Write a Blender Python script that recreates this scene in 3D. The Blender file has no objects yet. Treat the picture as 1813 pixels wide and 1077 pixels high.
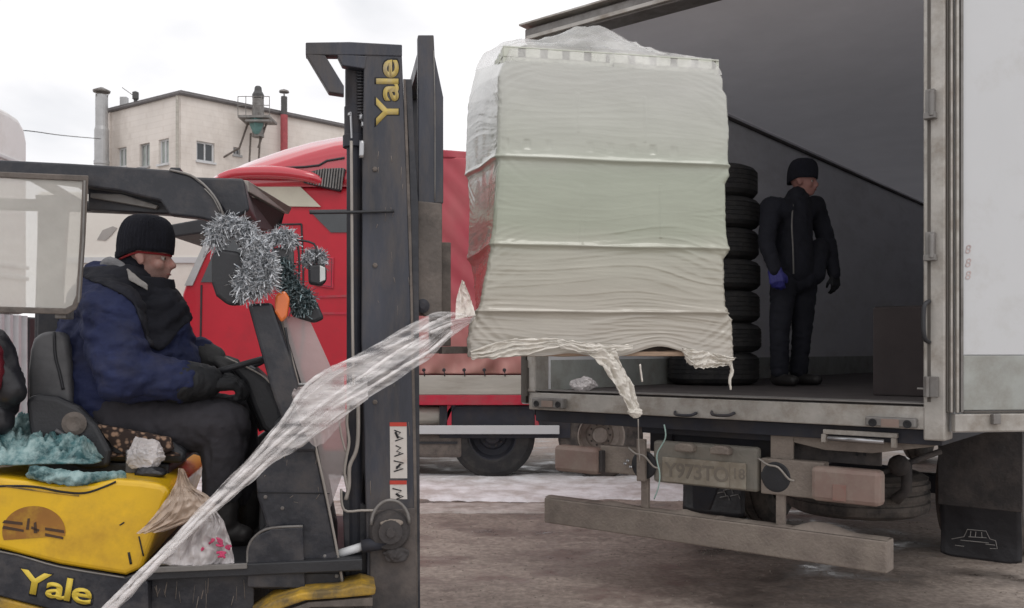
import bpy, bmesh, math, random
from mathutils import Vector, Matrix, noise
random.seed(7)
R = math.radians
SC = bpy.context.scene
COL = SC.collection

# ------------------------------------------------------------------ camera, sky, sun, exposure
CAM_H, F, CX, HY = 1.5, 1600.0, 906.5, 622.0
cam = bpy.data.cameras.new('camera'); cam.sensor_width = 36; cam.lens = 36*F/1813
cam.shift_y = (HY-538.5)/1813; cam.clip_end = 2000; cam.clip_start = 0.05
camo = bpy.data.objects.new('camera', cam); COL.objects.link(camo)
camo.location = (0, 0, CAM_H); camo.rotation_euler = (R(90), 0, 0); SC.camera = camo
cam.dof.use_dof = True; cam.dof.focus_distance = 4.3; cam.dof.aperture_fstop = 9.0

W = bpy.data.worlds.new('World'); SC.world = W; W.use_nodes = True
nt = W.node_tree; nt.nodes.clear()
out = nt.nodes.new('ShaderNodeOutputWorld'); bg = nt.nodes.new('ShaderNodeBackground')
sky = nt.nodes.new('ShaderNodeTexSky'); sky.sky_type = 'NISHITA'; sky.sun_disc = False
SUN_EL, SUN_ROT = R(58), R(150)
sky.sun_elevation = SUN_EL; sky.sun_rotation = SUN_ROT; sky.dust_density = 3; sky.air_density = 1.0
tc = nt.nodes.new('ShaderNodeTexCoord'); mp = nt.nodes.new('ShaderNodeMapping'); mp.inputs['Scale'].default_value = (1, 1, 2.6)
nz = nt.nodes.new('ShaderNodeTexNoise'); nz.inputs['Scale'].default_value = 2.6; nz.inputs['Detail'].default_value = 5; nz.inputs['Distortion'].default_value = .4
cr = nt.nodes.new('ShaderNodeValToRGB')
cr.color_ramp.elements[0].position = .34; cr.color_ramp.elements[0].color = (8.7, 8.8, 9.1, 1)
cr.color_ramp.elements[1].position = .56; cr.color_ramp.elements[1].color = (11.6, 11.4, 11.5, 1)
mx = nt.nodes.new('ShaderNodeMix'); mx.data_type = 'RGBA'; mx.inputs[0].default_value = .96
nt.links.new(tc.outputs['Generated'], mp.inputs[0]); nt.links.new(mp.outputs[0], nz.inputs['Vector'])
nt.links.new(nz.outputs['Fac'], cr.inputs[0]); nt.links.new(sky.outputs[0], mx.inputs[6]); nt.links.new(cr.outputs[0], mx.inputs[7])
nt.links.new(mx.outputs[2], bg.inputs['Color']); bg.inputs['Strength'].default_value = .1
nt.links.new(bg.outputs[0], out.inputs[0])
sun = bpy.data.lights.new('sun', 'SUN'); sun.energy = .55; sun.angle = R(25); sun.color = (1, .97, .93)
suno = bpy.data.objects.new('sun', sun); COL.objects.link(suno)
# direction the light comes from: behind the camera, high, a little from the right
az = R(150); sd = Vector((math.sin(az)*math.cos(SUN_EL), math.cos(az)*math.cos(SUN_EL), math.sin(SUN_EL)))
suno.rotation_euler = sd.to_track_quat('Z', 'Y').to_euler(); sky.sun_rotation = az
SC.view_settings.view_transform = 'Standard'; SC.view_settings.look = 'None'
SC.cycles.diffuse_bounces = 10; SC.cycles.max_bounces = 16; SC.cycles.transparent_max_bounces = 16
SC.view_settings.exposure = 0.0; SC.view_settings.gamma = 1; SC.view_settings.use_curve_mapping = False

# ------------------------------------------------------------------ materials
MATS = {}
def mat(name, col, rough=.6, metal=0, var=.15, vs=5, dirt_or_glint=None, bump=0, bs=30, stretch=(1, 1, 1), alpha=None, spec=.5, coat=0, trans=0, bd=.01):
    """procedural material: base colour with noise variation, optional dirt (colour, amount, scale), bump"""
    m = bpy.data.materials.new(name); m.use_nodes = True; n = m.node_tree; L = n.links
    p = n.nodes['Principled BSDF']
    p.inputs['Roughness'].default_value = rough; p.inputs['Metallic'].default_value = metal
    p.inputs['Specular IOR Level'].default_value = spec; p.inputs['Coat Weight'].default_value = coat
    p.inputs['Transmission Weight'].default_value = trans
    t = n.nodes.new('ShaderNodeTexCoord'); mm = n.nodes.new('ShaderNodeMapping'); mm.inputs['Scale'].default_value = stretch
    L.new(t.outputs['Object'], mm.inputs[0])
    a = n.nodes.new('ShaderNodeTexNoise'); a.inputs['Scale'].default_value = vs; a.inputs['Detail'].default_value = 7; a.inputs['Roughness'].default_value = .62
    L.new(mm.outputs[0], a.inputs['Vector'])
    r = n.nodes.new('ShaderNodeValToRGB')
    r.color_ramp.elements[0].position = .3; r.color_ramp.elements[1].position = .7
    r.color_ramp.elements[0].color = tuple(c*(1-var) for c in col)+(1,); r.color_ramp.elements[1].color = tuple(min(1, c*(1+var)) for c in col)+(1,)
    L.new(a.outputs['Fac'], r.inputs[0]); last = r.outputs[0]
    if dirt_or_glint:
        dc, amt, ds = dirt_or_glint
        b = n.nodes.new('ShaderNodeTexNoise'); b.inputs['Scale'].default_value = ds; b.inputs['Detail'].default_value = 9; b.inputs['Roughness'].default_value = .7
        L.new(mm.outputs[0], b.inputs['Vector'])
        rr = n.nodes.new('ShaderNodeValToRGB'); rr.color_ramp.elements[0].position = max(0, .62-amt*.35); rr.color_ramp.elements[1].position = .82-amt*.3
        rr.color_ramp.elements[1].color = (min(1, .45+amt*.55),)*3+(1,)
        L.new(b.outputs['Fac'], rr.inputs[0])
        x = n.nodes.new('ShaderNodeMix'); x.data_type = 'RGBA'; L.new(rr.outputs[0], x.inputs[0]); L.new(last, x.inputs[6]); x.inputs[7].default_value = tuple(dc)+(1,)
        last = x.outputs[2]
        y = n.nodes.new('ShaderNodeMapRange'); L.new(rr.outputs[0], y.inputs[0]); y.inputs[3].default_value = rough; y.inputs[4].default_value = max(rough, .85)
        L.new(y.outputs[0], p.inputs['Roughness'])
    L.new(last, p.inputs['Base Color'])
    if bump:
        c = n.nodes.new('ShaderNodeTexNoise'); c.inputs['Scale'].default_value = bs; c.inputs['Detail'].default_value = 6
        L.new(mm.outputs[0], c.inputs['Vector'])
        bb = n.nodes.new('ShaderNodeBump'); bb.inputs['Strength'].default_value = bump; bb.inputs['Distance'].default_value = bd
        L.new(c.outputs['Fac'], bb.inputs['Height']); L.new(bb.outputs[0], p.inputs['Normal'])
    if alpha is not None:
        p.inputs['Alpha'].default_value = alpha
        if isinstance(alpha, tuple): pass
    MATS[name] = m; return m
def film(name, col, a0, a1, scale=6, stretch=(1, 1, 1), rough=.28, bmp=.4, coat=.3):
    """thin plastic film: milky diffuse with gloss, opacity varying with crumpling"""
    m = mat(name, col, rough=rough, var=.06, vs=4, bump=bmp, bs=18, stretch=stretch, coat=coat)
    n = m.node_tree; p = n.nodes['Principled BSDF']
    t = n.nodes.new('ShaderNodeTexCoord'); mm = n.nodes.new('ShaderNodeMapping'); mm.inputs['Scale'].default_value = stretch
    a = n.nodes.new('ShaderNodeTexNoise'); a.inputs['Scale'].default_value = scale; a.inputs['Detail'].default_value = 5
    r = n.nodes.new('ShaderNodeMapRange'); r.inputs[1].default_value = .3; r.inputs[2].default_value = .7; r.inputs[3].default_value = a0; r.inputs[4].default_value = a1
    n.links.new(t.outputs['Object'], mm.inputs[0]); n.links.new(mm.outputs[0], a.inputs['Vector']); n.links.new(a.outputs['Fac'], r.inputs[0]); n.links.new(r.outputs[0], p.inputs['Alpha'])
    return m
mat('red_gloss', (.52, .010, .03), .16, var=.05, vs=1, coat=1.0, spec=.8)
MUD = (.17, .135, .11)
mat('asphalt', (.15, .13, .12), .75, bump=.6, bs=14)
mat('snow', (.84, .83, .85), .8, var=.08, dirt_or_glint=((.42, .36, .33), .62, 2.6), bump=.7, bs=25)
mat('snow_dirty', (.5, .45, .42), .8, var=.2, dirt_or_glint=((.25, .2, .17), .6, 6), bump=.8, bs=30)
mat('black_paint', (.024, .026, .034), .4, var=.4, vs=7, dirt_or_glint=((.085, .075, .07), .45, 7), bump=.25, bs=35)
mat('mast_paint', (.034, .037, .050), .38, var=.35, vs=5, dirt_or_glint=((.11, .095, .085), .5, 6), bump=.3, bs=30, stretch=(1.5, 1.5, .35))
mat('mast_mud', (.03, .03, .034), .6, var=.3, dirt_or_glint=((.13, .11, .10), .8, 3), bump=.3, bs=40)
mat('rust_steel', (.10, .085, .075), .7, var=.35, vs=9, dirt_or_glint=((.19, .16, .14), .6, 7), bump=.4, bs=50)
mat('dark_plastic', (.025, .026, .03), .5, var=.25, bump=.15, bs=80)
mat('grey_plastic', (.11, .11, .115), .45, var=.15, dirt_or_glint=((.04, .04, .045), .5, 3))
mat('yellow_paint', (.76, .46, .010), .32, var=.12, vs=2.5, dirt_or_glint=((.40, .21, .02), .42, 2.6), coat=.4, bump=.05, bs=6, bd=.01)
mat('yellow_worn', (.50, .30, .03), .5, var=.2, dirt_or_glint=((.10, .08, .05), .75, 9))
mat('yellow_print', (.72, .53, .06), .5, var=.08)
mat('yellow_print_worn', (.52, .39, .10), .6, var=.15, dirt_or_glint=((.42, .36, .27), .5, 12))
mat('dark_print', (.012, .012, .014), .6, var=.1)
mat('emblem_brown', (.30, .13, .02), .6, var=.2, dirt_or_glint=((.5, .3, .03), .45, 14))
mat('emblem_dark', (.06, .03, .015), .6, var=.2)
mat('steel_light', (.42, .42, .43), .3, metal=.9, var=.12)
mat('steel_grey', (.22, .21, .2), .5, metal=.4, var=.2, dirt_or_glint=((.12, .1, .09), .4, 6))
mat('alu', (.42, .40, .37), .5, metal=.35, var=.15, vs=8, dirt_or_glint=((.23, .19, .15), .5, 5), bump=.2, bs=30)
mat('muddy_steel', (.21, .175, .15), .75, var=.2, vs=6, dirt_or_glint=((.29, .25, .21), .55, 5), bump=.5, bs=60)
mat('muddy_dark', (.05, .045, .045), .8, var=.3, vs=6, dirt_or_glint=((.12, .10, .09), .5, 4), bump=.5, bs=40)
mat('chassis', (.022, .024, .034), .7, var=.3, dirt_or_glint=((.06, .05, .045), .45, 4))
mat('truck_white', (.59, .60, .61), .45, var=.03, vs=1.2, dirt_or_glint=((.48, .47, .45), .25, 3.2))
mat('truck_kick', (.36, .375, .355), .5, var=.1, vs=3, dirt_or_glint=((.24, .23, .2), .5, 4))
mat('interior_wall', (.72, .72, .74), .6, var=.06, vs=2, dirt_or_glint=((.58, .57, .57), .4, 3), stretch=(1, .5, 1.4))
m_ = mat('interior_ceiling', (.80, .79, .82), .6, var=.06, vs=2)
# white roof sheet; translucency added to brighten the dim box interior
n_ = m_.node_tree; tr_ = n_.nodes.new('ShaderNodeBsdfTranslucent'); tr_.inputs['Color'].default_value = (.043, .043, .046, 1); as_ = n_.nodes.new('ShaderNodeAddShader')
mo_ = [k for k in n_.nodes if k.type == 'OUTPUT_MATERIAL'][0]; n_.links.new(n_.nodes['Principled BSDF'].outputs[0], as_.inputs[0]); n_.links.new(tr_.outputs[0], as_.inputs[1]); n_.links.new(as_.outputs[0], mo_.inputs[0])
mat('interior_floor', (.07, .06, .058), .8, var=.3)
mat('gasket', (.10, .09, .08), .8, var=.2)
mat('tyre', (.022, .022, .024), .8, var=.25, dirt_or_glint=((.06, .055, .05), .5, 6), bump=.3, bs=60)
mat('tyre_muddy', (.04, .036, .035), .85, var=.3, dirt_or_glint=((.13, .11, .095), .7, 7), bump=.4, bs=60)
mat('rim_muddy', (.30, .26, .23), .7, var=.2, dirt_or_glint=((.18, .15, .12), .5, 8))
mat('lamp_muddy', (.24, .165, .14), .5, var=.12, vs=4, dirt_or_glint=((.30, .25, .21), .6, 6))
mat('lamp_red', (.25, .11, .09), .5, var=.2, dirt_or_glint=((.26, .18, .15), .8, 8))
mat('plate_muddy', (.34, .31, .255), .65, var=.2, dirt_or_glint=((.23, .195, .15), .8, 9))
mat('plate_ink', (.19, .165, .135), .7, var=.2)
mat('green_grey', (.235, .22, .19), .7, var=.2, dirt_or_glint=((.25, .22, .18), .5, 5), bump=.4, bs=50)
mat('red_paint', (.50, .009, .026), .34, var=.14, vs=1, coat=.15, spec=.35, dirt_or_glint=((.33, .03, .04), .3, 2.5))
mat('red_frame', (.5, .02, .05), .5, var=.15, dirt_or_glint=((.3, .1, .1), .5, 4))
mat('cream_paint', (.55, .52, .42), .5, var=.05, dirt_or_glint=((.4, .36, .3), .3, 2))
mat('cream_board', (.46, .44, .39), .6, var=.08, dirt_or_glint=((.30, .27, .23), .5, 3), stretch=(.4, 1, 3))
mat('dusty_tarp', (.42, .035, .065), .6, var=.08, vs=2)
mat('window_dark', (.03, .035, .04), .12, var=.2, spec=.8)
mat('window_pale', (.3, .33, .31), .12, var=.25, vs=2, spec=.8)
mat('brick_pale', (.76, .71, .66), .85, var=.07, vs=.9, dirt_or_glint=((.54, .48, .43), .45, .5), stretch=(1, 1, .6))
mat('roof_dark', (.14, .13, .13), .8, var=.2)
mat('vent_steel', (.42, .42, .42), .45, metal=.5, var=.15, vs=1.5)
mat('teal_paint', (.12, .24, .23), .6, var=.2)
mat('chimney_red', (.38, .08, .09), .7, var=.2)
mat('chimney_dark', (.08, .08, .08), .7, var=.2)
mat('white_lorry', (.76, .73, .67), .5, var=.05, vs=.8, dirt_or_glint=((.62, .58, .52), .3, 1))
mat('white_van', (.74, .74, .73), .5, var=.06, vs=1, dirt_or_glint=((.58, .56, .53), .3, 2))
mat('logo_grey', (.36, .34, .32), .6, var=.1)
mat('corrugated', (.50, .50, .52), .5, var=.1, metal=.1)
mat('navy_cloth', (.012, .019, .068), .8, var=.35, vs=7, bump=.5, bs=38, dirt_or_glint=((.035, .035, .06), .3, 6))
mat('dark_cloth', (.013, .014, .022), .85, var=.3, vs=7, bump=.3, bs=50)
mat('trouser_cloth', (.032, .030, .036), .9, var=.3, vs=6, bump=.35, bs=45)
mat('knit_black', (.011, .012, .02), .95, var=.25, vs=20, bump=.6, bs=160, stretch=(1, 1, .35))
mat('glove_black', (.012, .013, .016), .7, var=.3, bump=.35, bs=60)
mat('glove_grey', (.06, .06, .06), .8, var=.3, bump=.35, bs=60)
mat('fleece_grey', (.24, .24, .25), .95, var=.25, vs=25, bump=.4, bs=120)
mat('tab_grey', (.44, .42, .40), .8, var=.25, vs=22)
mat('red_cloth', (.3, .02, .025), .85, var=.2)
mat('skin', (.55, .33, .28), .5, var=.12, vs=30, dirt_or_glint=((.50, .17, .14), .4, 16), bump=.3, bs=160, bd=.002)
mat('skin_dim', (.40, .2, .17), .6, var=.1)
mat('eye_white', (.6, .55, .5), .3); mat('eye_dark', (.03, .02, .015), .2); mat('lip', (.3, .1, .09), .5); mat('stubble', (.2, .14, .12), .8)
mat('boot', (.02, .018, .018), .6, bump=.3)
mat('blue_glove', (.05, .05, .26), .5, var=.2, bump=.3, bs=60)
mat('orange_lens', (.7, .16, .03), .25, var=.2, coat=.4)
mat('lamp_glass', (.55, .56, .55), .15, metal=.3)
mat('mirror_glass', (.5, .52, .52), .06, metal=.9, var=.1)
mat('teal_cloth', (.035, .115, .125), .7, var=.7, vs=16, dirt_or_glint=((.42, .55, .54), .6, 15), bump=.8, bs=40)
mat('leopard_base', (.2, .12, .08), .9, var=.2)
mat('leopard_dark', (.04, .025, .02), .9, var=.2)
mat('bag_dark', (.02, .02, .024), .4, var=.3, bump=.5, bs=14)
mat('bag_red', (.14, .012, .02), .45, var=.4, bump=.5, bs=14)
mat('pallet_wood', (.34, .24, .17), .8, var=.25, vs=10, stretch=(1, 8, 8), bump=.3)
mat('crate_pale', (.60, .62, .54), .5, var=.06)
mat('crate_slot', (.20, .20, .18), .7)
mat('label_white', (.62, .58, .54), .6, var=.1, dirt_or_glint=((.4, .3, .25), .3, 20))
mat('label_red', (.5, .05, .03), .6)
mat('pipe_beige', (.34, .31, .28), .45, metal=.3, var=.15)
mat('box_brown', (.045, .036, .036), .9, var=.2)
mat('pink_plastic', (.6, .06, .16), .4, var=.5, vs=30)
mat('dust_print', (.28, .27, .26), .8, var=.2)
mat('red_faint', (.52, .43, .42), .8, var=.2)
mat('strap_green', (.35, .5, .46), .4)
mat('weed', (.06, .05, .03), .9)
film('load_film', (.56, .565, .49), .93, 1.0, 5, (1, 1, 3), rough=.24, bmp=.14, coat=.5)
film('load_film_top', (.74, .73, .70), .28, .62, 5, rough=.2)
film('skirt_film', (.74, .70, .63), .65, 1.0, 12, rough=.18)
film('strand_film', (.93, .90, .89), .06, .74, 6, (1, 1, 5), rough=.14, coat=.8)
film('bag_tan', (.50, .385, .30), .6, .92, 10)
film('bag_clear', (.68, .64, .64), .45, .85, 12, rough=.2)
film('plexi', (.62, .60, .55), .40, .60, 2, rough=.25)
film('plexi_shield', (.55, .48, .47), .45, .62, 3, rough=.3)

# ------------------------------------------------------------------ mesh helpers
def nb(): return bmesh.new()
def box(bm, x0, x1, y0, y1, z0, z1):
    x0, x1 = min(x0, x1), max(x0, x1); y0, y1 = min(y0, y1), max(y0, y1); z0, z1 = min(z0, z1), max(z0, z1)
    v = [bm.verts.new((x, y, z)) for x in (x0, x1) for y in (y0, y1) for z in (z0, z1)]
    for f in ((0, 1, 3, 2), (4, 6, 7, 5), (0, 4, 5, 1), (2, 3, 7, 6), (0, 2, 6, 4), (1, 5, 7, 3)): bm.faces.new([v[i] for i in f])
    return bm
def prism(bm, pts, vec):
    """solid from a planar polygon (3-D points) pushed along vec"""
    vec = Vector(vec); a = [bm.verts.new(Vector(p)) for p in pts]; b = [bm.verts.new(Vector(p)+vec) for p in pts]; n = len(pts)
    bm.faces.new(a[::-1]); bm.faces.new(b)
    for i in range(n): bm.faces.new((a[i], a[(i+1) % n], b[(i+1) % n], b[i]))
    bmesh.ops.recalc_face_normals(bm, faces=bm.faces[:]); return bm
def frame_axes(t):
    t = Vector(t).normalized(); u = Vector((0, 0, 1)) if abs(t.z) < .9 else Vector((1, 0, 0))
    a = t.cross(u).normalized(); return a, t.cross(a).normalized()
def smooth_path(pts, k=6):
    p = [Vector(q) for q in pts]; P = [p[0]]+p+[p[-1]]; o = []
    for i in range(1, len(P)-2):
        for s in range(k):
            t = s/k; a, b, c, d = P[i-1], P[i], P[i+1], P[i+2]
            o.append(.5*((2*b)+(-a+c)*t+(2*a-5*b+4*c-d)*t*t+(-a+3*b-3*c+d)*t**3))
    o.append(p[-1]); return o
def tube(bm, pts, r, n=10, sm=0):
    p = smooth_path(pts, sm) if sm else [Vector(q) for q in pts]
    N = len(p); rr = r if callable(r) else (lambda t: r if not isinstance(r, (list, tuple)) else r[min(len(r)-1, int(t*(len(r)-1)+.5))])
    rings = []; A = None
    for i, q in enumerate(p):
        t = (p[min(i+1, N-1)]-p[max(i-1, 0)])
        if A is None: A, _ = frame_axes(t)
        t = t.normalized(); A = (A-t*A.dot(t)).normalized(); B = t.cross(A)
        rad = rr(i/max(1, N-1))
        rings.append([bm.verts.new(q+(A*math.cos(2*math.pi*k/n)+B*math.sin(2*math.pi*k/n))*rad) for k in range(n)])
    for i in range(N-1):
        for k in range(n): bm.faces.new((rings[i][k], rings[i][(k+1) % n], rings[i+1][(k+1) % n], rings[i+1][k]))
    bm.faces.new(rings[0][::-1]); bm.faces.new(rings[-1]); return bm
def lathe(bm, prof, c, axis, n=24, close=False, cap0=True):
    """prof: (radius, height along axis)"""
    c = Vector(c); axis = Vector(axis).normalized(); A, B = frame_axes(axis); rings = []
    for r, h in prof:
        rings.append([bm.verts.new(c+axis*h+(A*math.cos(2*math.pi*k/n)+B*math.sin(2*math.pi*k/n))*max(r, 1e-4)) for k in range(n)])
    for i in range(len(rings)-1+(1 if close else 0)):
        a = rings[i]; b = rings[(i+1) % len(rings)]
        for k in range(n): bm.faces.new((a[k], a[(k+1) % n], b[(k+1) % n], b[k]))
    if not close:
        if cap0: bm.faces.new(rings[0][::-1])
        bm.faces.new(rings[-1])
    bmesh.ops.recalc_face_normals(bm, faces=bm.faces[:]); return bm
def grid(bm, fn, nu, nv, wrap=False):
    vs = [[bm.verts.new(fn(i/(nu if wrap else nu-1), j/(nv-1))) for j in range(nv)] for i in range(nu)]
    for i in range(nu if wrap else nu-1):
        for j in range(nv-1):
            k = (i+1) % nu
            bm.faces.new((vs[i][j], vs[k][j], vs[k][j+1], vs[i][j+1]))
    return bm
def hull2(bm, a, ra, b, rb, sub=2, flat=None):
    """tapered capsule: hull of two spheres; flat = (axis vector, factor) squeezes it"""
    t = bmesh.new(); vs = []
    for c, r in ((a, ra), (b, rb)):
        g = bmesh.ops.create_icosphere(t, subdivisions=sub, radius=r); 
        for v in g['verts']: v.co += Vector(c)
    for f in t.faces[:]: t.faces.remove(f)
    for e in t.edges[:]: t.edges.remove(e)
    h = bmesh.ops.convex_hull(t, input=t.verts[:])
    gone = [x for x in h['geom_interior'] if isinstance(x, bmesh.types.BMVert)]
    bmesh.ops.delete(t, geom=gone, context='VERTS')
    if flat:
        ax, k = Vector(flat[0]).normalized(), flat[1]; m = (Vector(a)+Vector(b))/2
        for v in t.verts: d = (v.co-m).dot(ax); v.co += ax*d*(k-1)
    mp_ = {v: bm.verts.new(v.co) for v in t.verts}
    for f in t.faces: bm.faces.new([mp_[v] for v in f.verts])
    t.free(); return bm
def ell(bm, c, r, rot=None, sub=3):
    t = bmesh.ops.create_icosphere(bm, subdivisions=sub, radius=1)
    for v in t['verts']:
        q = Vector((v.co.x*r[0], v.co.y*r[1], v.co.z*r[2]))
        if rot is not None: q = rot @ q
        v.co = q+Vector(c)
    return bm
def remesh(bm, vox, smooth=4):
    """fuse overlapping closed shapes into one continuous surface"""
    me = bpy.data.meshes.new('tmp'); bm.to_mesh(me); bm.free(); o = bpy.data.objects.new('tmp', me); COL.objects.link(o)
    m = o.modifiers.new('r', 'REMESH'); m.mode = 'VOXEL'; m.voxel_size = vox
    s = o.modifiers.new('s', 'SMOOTH'); s.iterations = smooth; s.factor = .6
    dg = bpy.context.evaluated_depsgraph_get(); dg.update()
    r = bmesh.new(); r.from_mesh(o.evaluated_get(dg).to_mesh()); o.evaluated_get(dg).to_mesh_clear()
    bpy.data.objects.remove(o); bpy.data.meshes.remove(me); return r
def wrinkle(bm, amp, sc, stretch=(1, 1, 1), seed=0, ridge=True):
    bm.normal_update(); off = []
    for v in bm.verts:
        p = Vector((v.co.x*stretch[0], v.co.y*stretch[1], v.co.z*stretch[2]))*sc+Vector((seed, seed*2.3, 0))
        w = Vector((noise.noise(p*.7), noise.noise(p*.7+Vector((9, 3, 1))), noise.noise(p*.7+Vector((2, 7, 5)))))
        n1 = noise.noise(p+w*1.2); n2 = noise.noise(p*2.3+w)
        h = (1-abs(n1)*2.4)*.7+n2*.35 if ridge else n1+.5*n2
        off.append(v.normal*h*amp)
    for v, o in zip(bm.verts, off): v.co += o
    return bm

# ------------------------------------------------------------------ scene bookkeeping
class Frame:
    def __init__(s, x, y, z, ang): s.o = Vector((x, y, z)); s.a = ang; s.m = Matrix.Rotation(ang, 3, 'Z')
WORLD = Frame(0, 0, 0, 0)
BASE = {}          # object -> (frame, base point in that frame)
def thing(name, label, cat, base=(0, 0, 0), frame=WORLD, group=None):
    o = bpy.data.objects.new(name, None); COL.objects.link(o); o.empty_display_size = .1
    o.location = frame.o+frame.m @ Vector(base); o.rotation_euler = (0, 0, frame.a)
    o['label'] = label; o['category'] = cat
    if group: o['group'] = group
    BASE[o.name] = Vector(base); return o
def obj(name, bm, m, parent=None, bevel=0, smooth=False, base=None, frame=WORLD, label=None, cat=None, group=None, kind=None, thick=0, seg=2):
    """link bm as ONE mesh object; coordinates are in the frame of the thing it belongs to"""
    root = parent
    while root is not None and root.parent is not None: root = root.parent
    b = BASE[root.name] if root is not None else Vector(base or (0, 0, 0))
    for v in bm.verts: v.co -= b
    me = bpy.data.meshes.new(name); bm.to_mesh(me); bm.free()
    me.materials.append(MATS[m] if isinstance(m, str) else m)
    if smooth:
        for p in me.polygons: p.use_smooth = True
    o = bpy.data.objects.new(name, me); COL.objects.link(o)
    if root is None:
        o.location = frame.o+frame.m @ b; o.rotation_euler = (0, 0, frame.a); BASE[o.name] = b
    else: o.parent = parent
    if thick:
        s = o.modifiers.new('thickness', 'SOLIDIFY'); s.thickness = thick; s.offset = 0
    if bevel:
        s = o.modifiers.new('bevel', 'BEVEL'); s.width = bevel; s.segments = seg; s.limit_method = 'ANGLE'; s.angle_limit = R(35); s.harden_normals = False
    if label: o['label'] = label
    if cat: o['category'] = cat
    if group: o['group'] = group
    if kind: o['kind'] = kind
    return o
def copy_tree(o, parent=None):
    c = o.copy(); COL.objects.link(c)
    if parent is not None: c.parent = parent
    for ch in [x for x in bpy.data.objects if x.parent == o]: copy_tree(ch, c)
    return c
def text_bm(s, size, ext=.001, offset=0, shear=0, M=Matrix.Identity(4), space=1.0):
    cu = bpy.data.curves.new('t', 'FONT'); cu.body = s; cu.size = size; cu.extrude = ext; cu.offset = offset; cu.shear = shear; cu.space_character = space
    cu.resolution_u = 4
    o = bpy.data.objects.new('t', cu); COL.objects.link(o); dg = bpy.context.evaluated_depsgraph_get(); dg.update()
    me = bpy.data.meshes.new_from_object(o.evaluated_get(dg)); b = bmesh.new(); b.from_mesh(me); b.transform(M)
    bpy.data.objects.remove(o); bpy.data.curves.remove(cu); bpy.data.meshes.remove(me); return b
def basis(o, x, y, z):
    m = Matrix.Identity(4)
    for i, a in enumerate((x, y, z)):
        for k in range(3): m[k][i] = a[k]
    for k in range(3): m[k][3] = o[k]
    return m
def wpt(px, py, Y): return Vector(((px-CX)/F*Y, Y, CAM_H+(HY-py)/F*Y))
def crumple(c, r, seed, amp=.35, sub=4, sc=2.2, flat=1.0):
    """crushed plastic: faceted lump with sharp random creases"""
    rg_ = random.Random(seed); bm = nb(); bmesh.ops.create_icosphere(bm, subdivisions=4, radius=1)
    dirs = [(Vector((rg_.gauss(0, 1), rg_.gauss(0, 1), rg_.gauss(0, 1))).normalized(), rg_.uniform(.45, .95)) for _ in range(46)]
    for v in bm.verts:
        n_ = v.co.normalized(); d = 1.25
        for a, h in dirs:
            k = n_.dot(a)
            if k > .05: d = min(d, h/k)
        d *= 1+.16*abs(noise.noise(n_*5+Vector((seed, 0, 0))))+.10*noise.noise(n_*13)
        q = n_*d; v.co = Vector((q.x*r[0], q.y*r[1], max(q.z, -flat)*r[2]))+Vector(c)
    return bm
def hit(fr, px, py, axis, val):
    """point of the frame's plane local[axis] = val seen at a pixel of the photograph, in that frame"""
    mi = fr.m.transposed(); c = mi @ (Vector((0, 0, CAM_H))-fr.o); d = mi @ Vector(((px-CX)/F, 1, (HY-py)/F))
    s = (val-c[axis])/d[axis]; return c+d*s

# ================================================================== ground and snow
def gz(x, y):
    d = max(0, min(1, (24-y)/10)); n = noise.noise(Vector((x*.9, y*.9, 0)))*.012+noise.noise(Vector((x*4, y*4, 3)))*.006+noise.noise(Vector((x*13, y*13, 3)))*.0045
    return (n-.004)*d
bm = nb()
def gco(k, n, near, far, a):   # spacing that grows away from the scene
    t = 2*k/(n-1)-1; return math.copysign(near*abs(t)+(far-near)*abs(t)**a, t)
NX, NY = 330, 330
def gfn(i, j):
    x = gco(round(i*(NX-1)), NX, 9, 420, 9); t = j; y = -6+22*t+ (560)*t**11
    return Vector((x, y, gz(x, y)))
grid(bm, gfn, NX, NY)
g = MATS['asphalt']; n = g.node_tree; L = n.links; p = n.nodes['Principled BSDF']
t = n.nodes.new('ShaderNodeTexCoord')
def noise_ramp(sc, e0, e1, c0, c1, det=9, st=(1, 1, 1), rg=.6):
    mm = n.nodes.new('ShaderNodeMapping'); mm.inputs['Scale'].default_value = st; L.new(t.outputs['Object'], mm.inputs[0])
    a = n.nodes.new('ShaderNodeTexNoise'); a.inputs['Scale'].default_value = sc; a.inputs['Detail'].default_value = det; a.inputs['Roughness'].default_value = rg
    r = n.nodes.new('ShaderNodeValToRGB'); r.color_ramp.elements[0].position = e0; r.color_ramp.elements[1].position = e1
    r.color_ramp.elements[0].color = tuple(c0)+(1,); r.color_ramp.elements[1].color = tuple(c1)+(1,)
    L.new(mm.outputs[0], a.inputs['Vector']); L.new(a.outputs['Fac'], r.inputs[0]); return r.outputs[0]
def mixc(f, a, b, mode='MIX'):
    x = n.nodes.new('ShaderNodeMix'); x.data_type = 'RGBA'; x.blend_type = mode
    for s, v in ((0, f), (6, a), (7, b)):
        if isinstance(v, (int, float)): x.inputs[s].default_value = v
        elif isinstance(v, tuple): x.inputs[s].default_value = v+(1,)
        else: L.new(v, x.inputs[s])
    return x.outputs[2]
base = noise_ramp(.45, .35, .68, (.275, .228, .198), (.415, .352, .308), st=(1, 1.2, 1))
fine = noise_ramp(24, .3, .7, (.62, .61, .60), (1.28, 1.27, 1.25))
track = noise_ramp(1.0, .42, .60, (0, 0, 0), (.9, .9, .9), st=(.5, 1.9, 1), rg=.5, det=3)
tread = noise_ramp(9, .45, .6, (0, 0, 0), (1, 1, 1), st=(1, 1, 1), rg=.8)
speck = noise_ramp(60, .64, .74, (0, 0, 0), (.5, .5, .5), det=3)
wet = noise_ramp(1.6, .47, .66, (0, 0, 0), (1, 1, 1), st=(1, 1.3, 1), rg=.66)
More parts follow.
